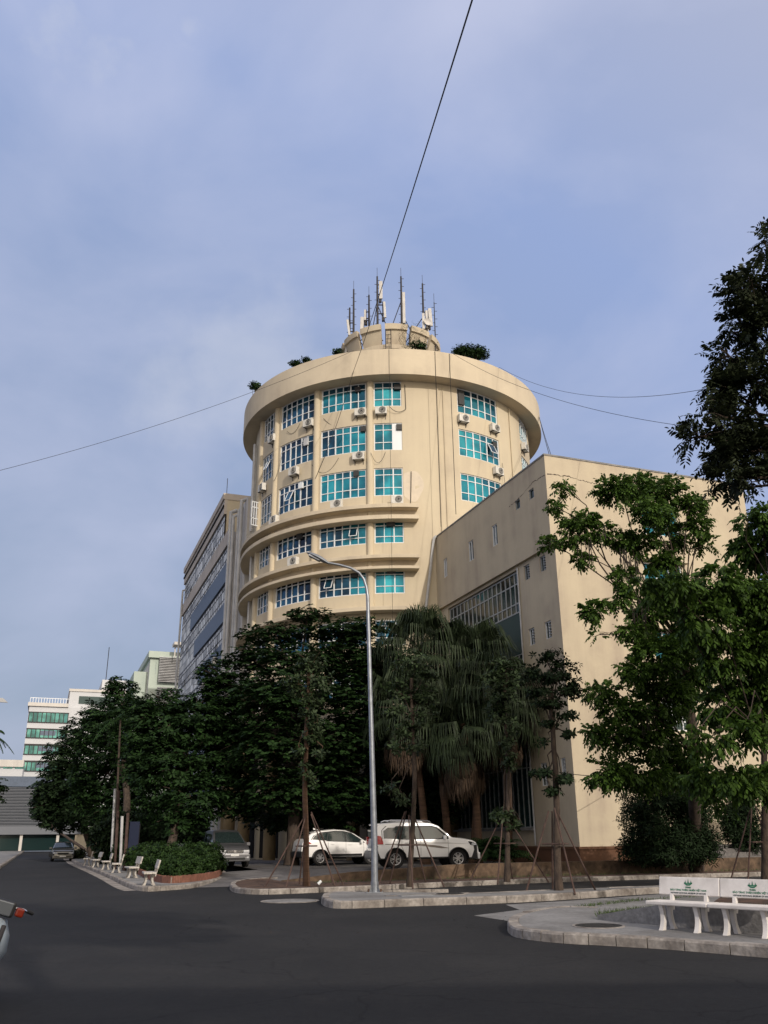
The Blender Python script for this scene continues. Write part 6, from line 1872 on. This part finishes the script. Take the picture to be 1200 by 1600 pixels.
# ---- dark overhanging tree, top right
Y = 17
items = [(1200, 352, 18, 12, 0), (1190, 395, 24, 20, 0), (1165, 440, 40, 22, 0), (1150, 450, 26, 16, 0), (1150, 500, 26, 30, 0), (1185, 520, 44, 50, 0), (1130, 560, 30, 18, 0), (1110, 552, 12, 9, 0), (1160, 600, 50, 30, 0), (1110, 604, 16, 8, 0), (1090, 650, 34, 24, 0), (1065, 680, 20, 12, 0), (1130, 660, 50, 40, 0), (1110, 700, 34, 26, 0), (1170, 700, 50, 44, 0), (1145, 742, 24, 22, 0), (1185, 745, 30, 26, 0), (1240, 480, 60, 70, 0), (1260, 620, 70, 80, 0), (1270, 740, 70, 50, 0), (1340, 560, 90, 110, 0), (1230, 400, 50, 40, 0), (1320, 420, 80, 60, 0)]
items = [(a_ + (14 if a_ < 1215 else 20), b_ + 4, max(7, c_ * .8 - 12) if a_ < 1215 else c_ - 22, max(5, d_ * .8 - 9) if a_ < 1215 else d_ - 18, e_) for a_, b_, c_, d_, e_ in items] + [(1200, 378, 12, 4, 0), (1160, 452, 18, 4, -.4), (1172, 432, 16, 4, 0), (1150, 505, 16, 4, 0), (1136, 552, 18, 4, -.3), (1132, 603, 22, 4, 0), (1110, 650, 28, 5, -.3), (1088, 684, 22, 5, 0), (1118, 668, 26, 5, .3), (1126, 718, 20, 5, 0), (1140, 745, 20, 6, -.2), (1170, 762, 16, 5, 0), (1120, 632, 20, 4, 0)]
tree('overhanging_tree', 'dark tree with drooping feathery leaves reaching in at the top right', (9.6, 17.6, .15), at(1330, 640, Y + .4), cl_px(items, Y), 6200, 'pinnate', 'leaf_red', .2, seed=33, leafL=.14, Lr=.50, pairs=8, wr=.34, droop=.35, power=.42, gap=.5, gs=.9, sub=4)

# ---- shrubs and hedge
def shrub(name, label, base, cl, n, mt, L, group=None, seed=0, k=6, wr=.5, cat='shrub'):
    base = Vector(base); t = thing(name, label, cat, base, 0, group); Lc = loc_cl(cl, base)
    mb = MB(); rs = random.Random(seed)
    for c in Lc:
        for _ in range(3):
            e = Vector((c[0] + rs.uniform(-.5, .5) * c[3], c[1] + rs.uniform(-.5, .5) * c[4], c[2] + rs.uniform(-.3, .6) * c[5]))
            s0 = Vector((e.x * .5, e.y * .5, 0)); mb.tube([s0, s0.lerp(e, .5) + Vector((0, 0, .05)), e], [.03, .02, .008], 5)
    mb.build('stems', M['bark'], t)
    P, O = sample_ellipsoids(Lc, n, .5); P[:, 2] = np.maximum(P[:, 2], .02)
    leaf_obj('leaves', *rosettes(P, O, k, L, wr, up_bias=.6, tilt=.8), M[mt], t)
    return t
items = [(1000, 1262, 34, 26), (1040, 1250, 40, 30), (1080, 1270, 36, 36), (1010, 1300, 42, 38), (1060, 1310, 50, 36), (1100, 1320, 30, 30), (990, 1330, 26, 18), (1045, 1335, 70, 18), (1090, 1235, 30, 24)]
shrub('large_shrub', 'very dark bamboo like shrub against the lower annex wall', wv(28.2, 35.4, .3), cl_px(items, 37), 5200, 'leaf_dark', .2, wr=.22)
items = [(1160, 1268, 30, 26), (1165, 1305, 32, 26), (1145, 1290, 20, 30)]
shrub('large_shrub', 'dark rounded shrub beside the entrance steps at the right', wv(34.2, 36.6, .3), cl_px(items, 43), 1500, 'leaf_dark', .2, wr=.3)
hp = [(212, 1340, 18, 18, 8), (232, 1340, 22, 22, 5), (255, 1338, 30, 22, 2), (290, 1336, 34, 20, 2), (325, 1335, 26, 18, 1), (225, 1354, 14, 12, 4), (252, 1360, 24, 14, 1), (280, 1357, 30, 14, 0), (315, 1352, 30, 14, 0), (340, 1350, 14, 14, 1), (265, 1350, 30, 16, 1), (305, 1348, 30, 16, 1)]
shrub('hedge', 'bushy bright green hedge inside the terracotta edging', (*gz(275, 1366, .15).xy, .15), cl_px(hp, 38), 6500, 'leaf_hedge', .11, wr=.5, k=7, cat='hedge')
for (px, py, w, h, Yd, lab) in ((188, 1335, 14, 18, 50, 'narrow green bush behind the stone benches'), (160, 1336, 10, 12, 60, 'low green bush near the far stone benches')):
    shrub('bush', lab, (*at(px, 1345, Yd).xy, .15), cl_px([(px, py, w, h), (px + 8, py + 5, w, h * .7)], Yd), 700, 'leaf_almond', .16, seed=px)
shrub('bush', 'dark reddish bush at the far end of the left pavement', (*wv(5.2, 80).xy, .15), cl_px([(118, 1338, 7, 8), (126, 1336, 7, 9)], 78), 300, 'leaf_red', .2, seed=3)
shrub('undergrowth', 'dark undergrowth filling the shade below the left row of trees', (*wv(8.5, 60).xy, .15), cl_px([(165, 1312, 26, 20), (205, 1305, 30, 24), (250, 1300, 34, 26), (300, 1298, 30, 24), (230, 1285, 40, 20), (180, 1290, 26, 20)], 58), 3000, 'leaf_dark', .26, seed=17)
# plants growing on the roof ring
for i, (px, py, rx, rz, lab) in enumerate([(738, 551, 26, 11, 'dense green bush growing on the roof ring right of the drum'), (720, 548, 14, 9, 'small bush at the left of the dense roof bush'), (398, 603, 9, 7, 'small plant sprouting on the far left of the roof ring'), (462, 568, 12, 3, 'low weeds along the left part of the roof ring'), (478, 563, 8, 3, 'tiny tuft on the roof ring right of the low weeds'), (527, 550, 8, 2.5, 'weeds on the roof ring just left of the drum'), (652, 540, 14, 4, 'weeds at the foot of the drum, middle of the ring')]):
    a, z = hitc(px, py + rz, 12.2)
    Yr = TC.y - 12.2 * math.cos(R(a)); b = at(px, py, Yr)
    shrub('roof_plant', lab, (b.x, Yr, 34.6), cl_px([(px, py, rx, rz), (px + rx * .4, py + 2, rx * .6, rz * .7)], Yr), int(40 + rx * rz * 1.6), 'leaf_almond', .17, 'plants growing on the tower roof', seed=i, cat='plant')
# bare vine on the drum
t = thing('climbing_weed', 'bare straggly weed climbing over the drum panels', 'plant', TC + Vector(tp(24, 4.8, 40)))
mb = MB(); rs = random.Random(8)
for _ in range(26):
    a = rs.uniform(10, 42); p = Vector(tp(a, 4.5, 0)) - Vector(tp(24, 4.8, 0)); pts = [p + Vector((0, 0, rs.uniform(-.2, .4)))]
    for k in range(5): pts.append(pts[-1] + Vector((rs.uniform(-.2, .2), rs.uniform(-.08, .02), rs.uniform(.1, .42))))
    mb.tube(pts, .012, 4)
mb.build('stems', M['bark'], t)
P = rng.uniform([-1, -.3, 0], [1, .1, 2.4], size=(90, 3)); leaf_obj('leaves', *rosettes(P, np.tile([0, -1., 0], (90, 1)), 3, .12, .5), M['leaf_almond'], t)

# left edge palm and twigs
def feather_palm(label, base, head, n, L, seed):
    rs = np.random.default_rng(seed); base, head = Vector(base), Vector(head)
    t = thing('palm', label, 'palm tree', base); top = head - base
    mb = MB(); mb.tube([(0, 0, 0), top * .5, top], [.09, .07, .06], 10); mb.build('trunk', M['bark'], t, smooth=True)
    P, D, Nn, Ls, Wd = [], [], [], [], []
    st = MB()
    for i in range(n):
        az = i * 2.399; el = R(rs.uniform(-5, 75)); pts = []
        for k in range(22):
            q = k / 21
            pts.append(top + Vector((math.cos(az) * math.cos(el) * L * q, math.sin(az) * math.cos(el) * L * q, L * (math.sin(el) * q - .7 * q * q))))
        st.tube(pts, .02, 4)
        for k in range(3, 22):
            f = (pts[k] - pts[k - 1]).normalized(); sd = f.cross(Vector((0, 0, 1))).normalized()
            for s_ in (-1, 1):
                P.append(pts[k]); D.append(sd * s_ + f * .7 - Vector((0, 0, .35)) + Vector(rs.normal(scale=.1, size=3))); Nn.append(sd.cross(f)); Ls.append(L * .26 * (1.15 - k / 22)); Wd.append(.045)
    a_ = lambda x: np.array([tuple(v) for v in x])
    o = leaf_obj('fronds', a_(P), a_(D), a_(Nn), np.array(Ls), np.array(Wd), M['leaf_almond'], t, 'blade'); st.build('petioles', M['leaf_almond'], o)
h = at(-14, 1150, 60); feather_palm('palm whose leaf tips enter at the left edge', (h.x, 60, .1), h, 18, 1.6, 3)
items = [(-20, 1225, 32, 14), (-15, 1245, 22, 14), (0, 1232, 14, 9)]
tree('roadside_tree', 'tree on the left pavement, only a few twigs entering the picture', (*at(-60, 1350, 52).xy, .1), at(-50, 1200, 52), cl_px(items + [(-70, 1190, 50, 50)], 52), 700, 'rosette', 'leaf_dark', .2, seed=12, leafL=.24, wr=.45, power=.6)
for i, (px, lab) in enumerate(((186, 'areca palm rising among the roadside trees'),)):
    h = at(188, 1125, 58); feather_palm(lab, (h.x + .4, 58.3, .15), h, 16, 2.2, 7)
# timber props of the roadside trees
for i, (x0, x1, ytop, Yd, lab) in enumerate([(176, 180, 1232, 50, 'leftmost of the four tall timber props behind the stone benches'), (182, 186, 1235, 49.5, 'second from the left of the four tall timber props'), (191, 191, 1275, 47, 'shorter third timber prop, right of the middle pair'), (197, 200, 1270, 46.5, 'rightmost and slightly leaning timber prop')]):
    b = at(x0, 1330, Yd); tpp = at(x1, ytop, Yd)
    t = MB(); t.tube([(0, 0, 0), (tpp.x - b.x, 0, tpp.z - .15)], [.09, .075], 8)
    o = t.build('timber_prop', M['pipe'] if i % 2 == 0 else M['stake'], None, smooth=True); o.location = (b.x, Yd, .14)
    tag(o, lab, 'timber prop', 'tall timber props')
b = at(208, 1320, 47)
t = thing('blue_board', 'dark blue board standing in the shade behind the hedge', 'board', (b.x, 47, .15))
mb = MB(); mb.box(-.25, .25, -.03, .03, .5, 2.3); mb.build('panel', M['bluetank'], t, bevel=.01)
mb = MB()
for x in (-.25, .25): mb.tube([(x, .05, 0), (x, .05, 2.2)], .025, 6)
mb.build('posts', M['darksteel'], t)

# ---- weeds and litter
def grass(name, pts, n, h, label):
    pts = [Vector(p) for p in pts]; o0 = pts[0]
    P, i = [], 0
    seg = [(a, b) for a, b in zip(pts, pts[1:])]
    P = []
    for _ in range(n):
        a, b = seg[rng.integers(len(seg))]; q = a.lerp(b, float(rng.random())); P.append((q.x - o0.x + rng.normal() * .1, q.y - o0.y + rng.normal() * .1, q.z - o0.z))
    P = np.array(P); D = np.array([0, 0, 1.]) + rng.normal(scale=.45, size=(n, 3)); 
    o = leaf_obj(name, P, D, rng.normal(size=(n, 3)), h * rng.uniform(.5, 1.2, n), .012, M['grass'], None, 'blade'); o.location = o0
    tag(o, label, 'grass', kind='stuff')
grass('grass', [gz(945, 1432, .18), gz(1010, 1425, .22), gz(1100, 1420, .3), gz(1300, 1425, .4)], 1600, .12, 'grass and weeds along the planter behind the white benches')
grass('grass', [gz(905, 1418, .0), gz(1000, 1407, .0), gz(1180, 1396, .0)], 700, .08, 'sparse weeds along the island kerb')
grass('grass', [wv(9, 31.3, .13), wv(20, 31.2, .13), wv(34, 31.3, .13)], 1200, .12, 'sparse weeds at the foot of the retaining wall')
def litter(name, box, n, size, mt, label):
    (x0, x1, y0, y1, z) = box
    P = np.stack([rng.uniform(0, x1 - x0, n), rng.uniform(0, y1 - y0, n), np.full(n, .006)], 1)
    a = rng.uniform(0, 6.3, n); D = np.stack([np.cos(a), np.sin(a), rng.uniform(-.02, .2, n)], 1)
    o = leaf_obj(name, P, D, np.tile([0, 0, 1.], (n, 1)) + rng.normal(scale=.2, size=(n, 3)), size * rng.uniform(.5, 1.2, n), size * .5, mt, None); o.location = (x0, y0, z)
    tag(o, label, 'leaf litter', kind='stuff')
litter('leaf_litter', (-4, 8, 16, 30, .0), 160, .06, M['leaf_dry'], 'scattered fallen leaves on the asphalt')
litter('leaf_litter', (-3, 9, 29.9, 33, .14), 260, .07, M['leaf_dry'], 'fallen leaves round the staked trees')
t = MB(); t.tube([(0, 0, 0), (.1, .02, .09)], [.05, .045], 8); t.v = [(x, y, z + .05) for x, y, z in t.v]
o = t.build('paper_cup', M['whitepanel'], None, smooth=True); o.location = (*gz(497, 1384, .14).xy, .14); tag(o, 'small white paper cup lying near the tree stakes left of the lamp', 'cup')

# ---- unseen building and tree added behind the photographer to shade the road
nb = thing('shadow_caster_building', 'unseen plain beige low building added behind the photographer to shade the near road', 'building', (13, -16, 0))
mb = MB(); mb.box(-17, 17, -8, 5, 0, 10.4); mb.build('wall', M['beige'], nb)
mb = MB(); mb.box(-17.2, 17.2, -8.2, 5.2, 10.4, 11.0); mb.build('parapet', M['trim'], nb)
for k in range(9):
    for z in (1.2, 4.8):
        mb = MB(); mb.box(-15.6 + k * 3.6, -13.6 + k * 3.6, 5.003, 5.06, z, z + 1.7); f = mb.build('window', M['frame'], nb)
        mb = MB(); mb.box(-15.5 + k * 3.6, -13.7 + k * 3.6, 5.06, 5.08, z + .1, z + 1.6); mb.build('pane', M['navy'], f)
cl = [(5.6, -7.5, 14, 3.0, 3.2, 1.8), (4, -8, 13.2, 2.4, 2.4, 1.5), (7.6, -7, 13.0, 2.2, 2.4, 1.5)]
tree('shadow_caster_tree', 'unseen tall tree added behind the photographer to shade the left of the road', (5.6, -7.6, 0), Vector((5.6, -7.6, 12.5)), cl, 1800, 'rosette', 'leaf_almond', .25, seed=50, leafL=.34, wr=.5)
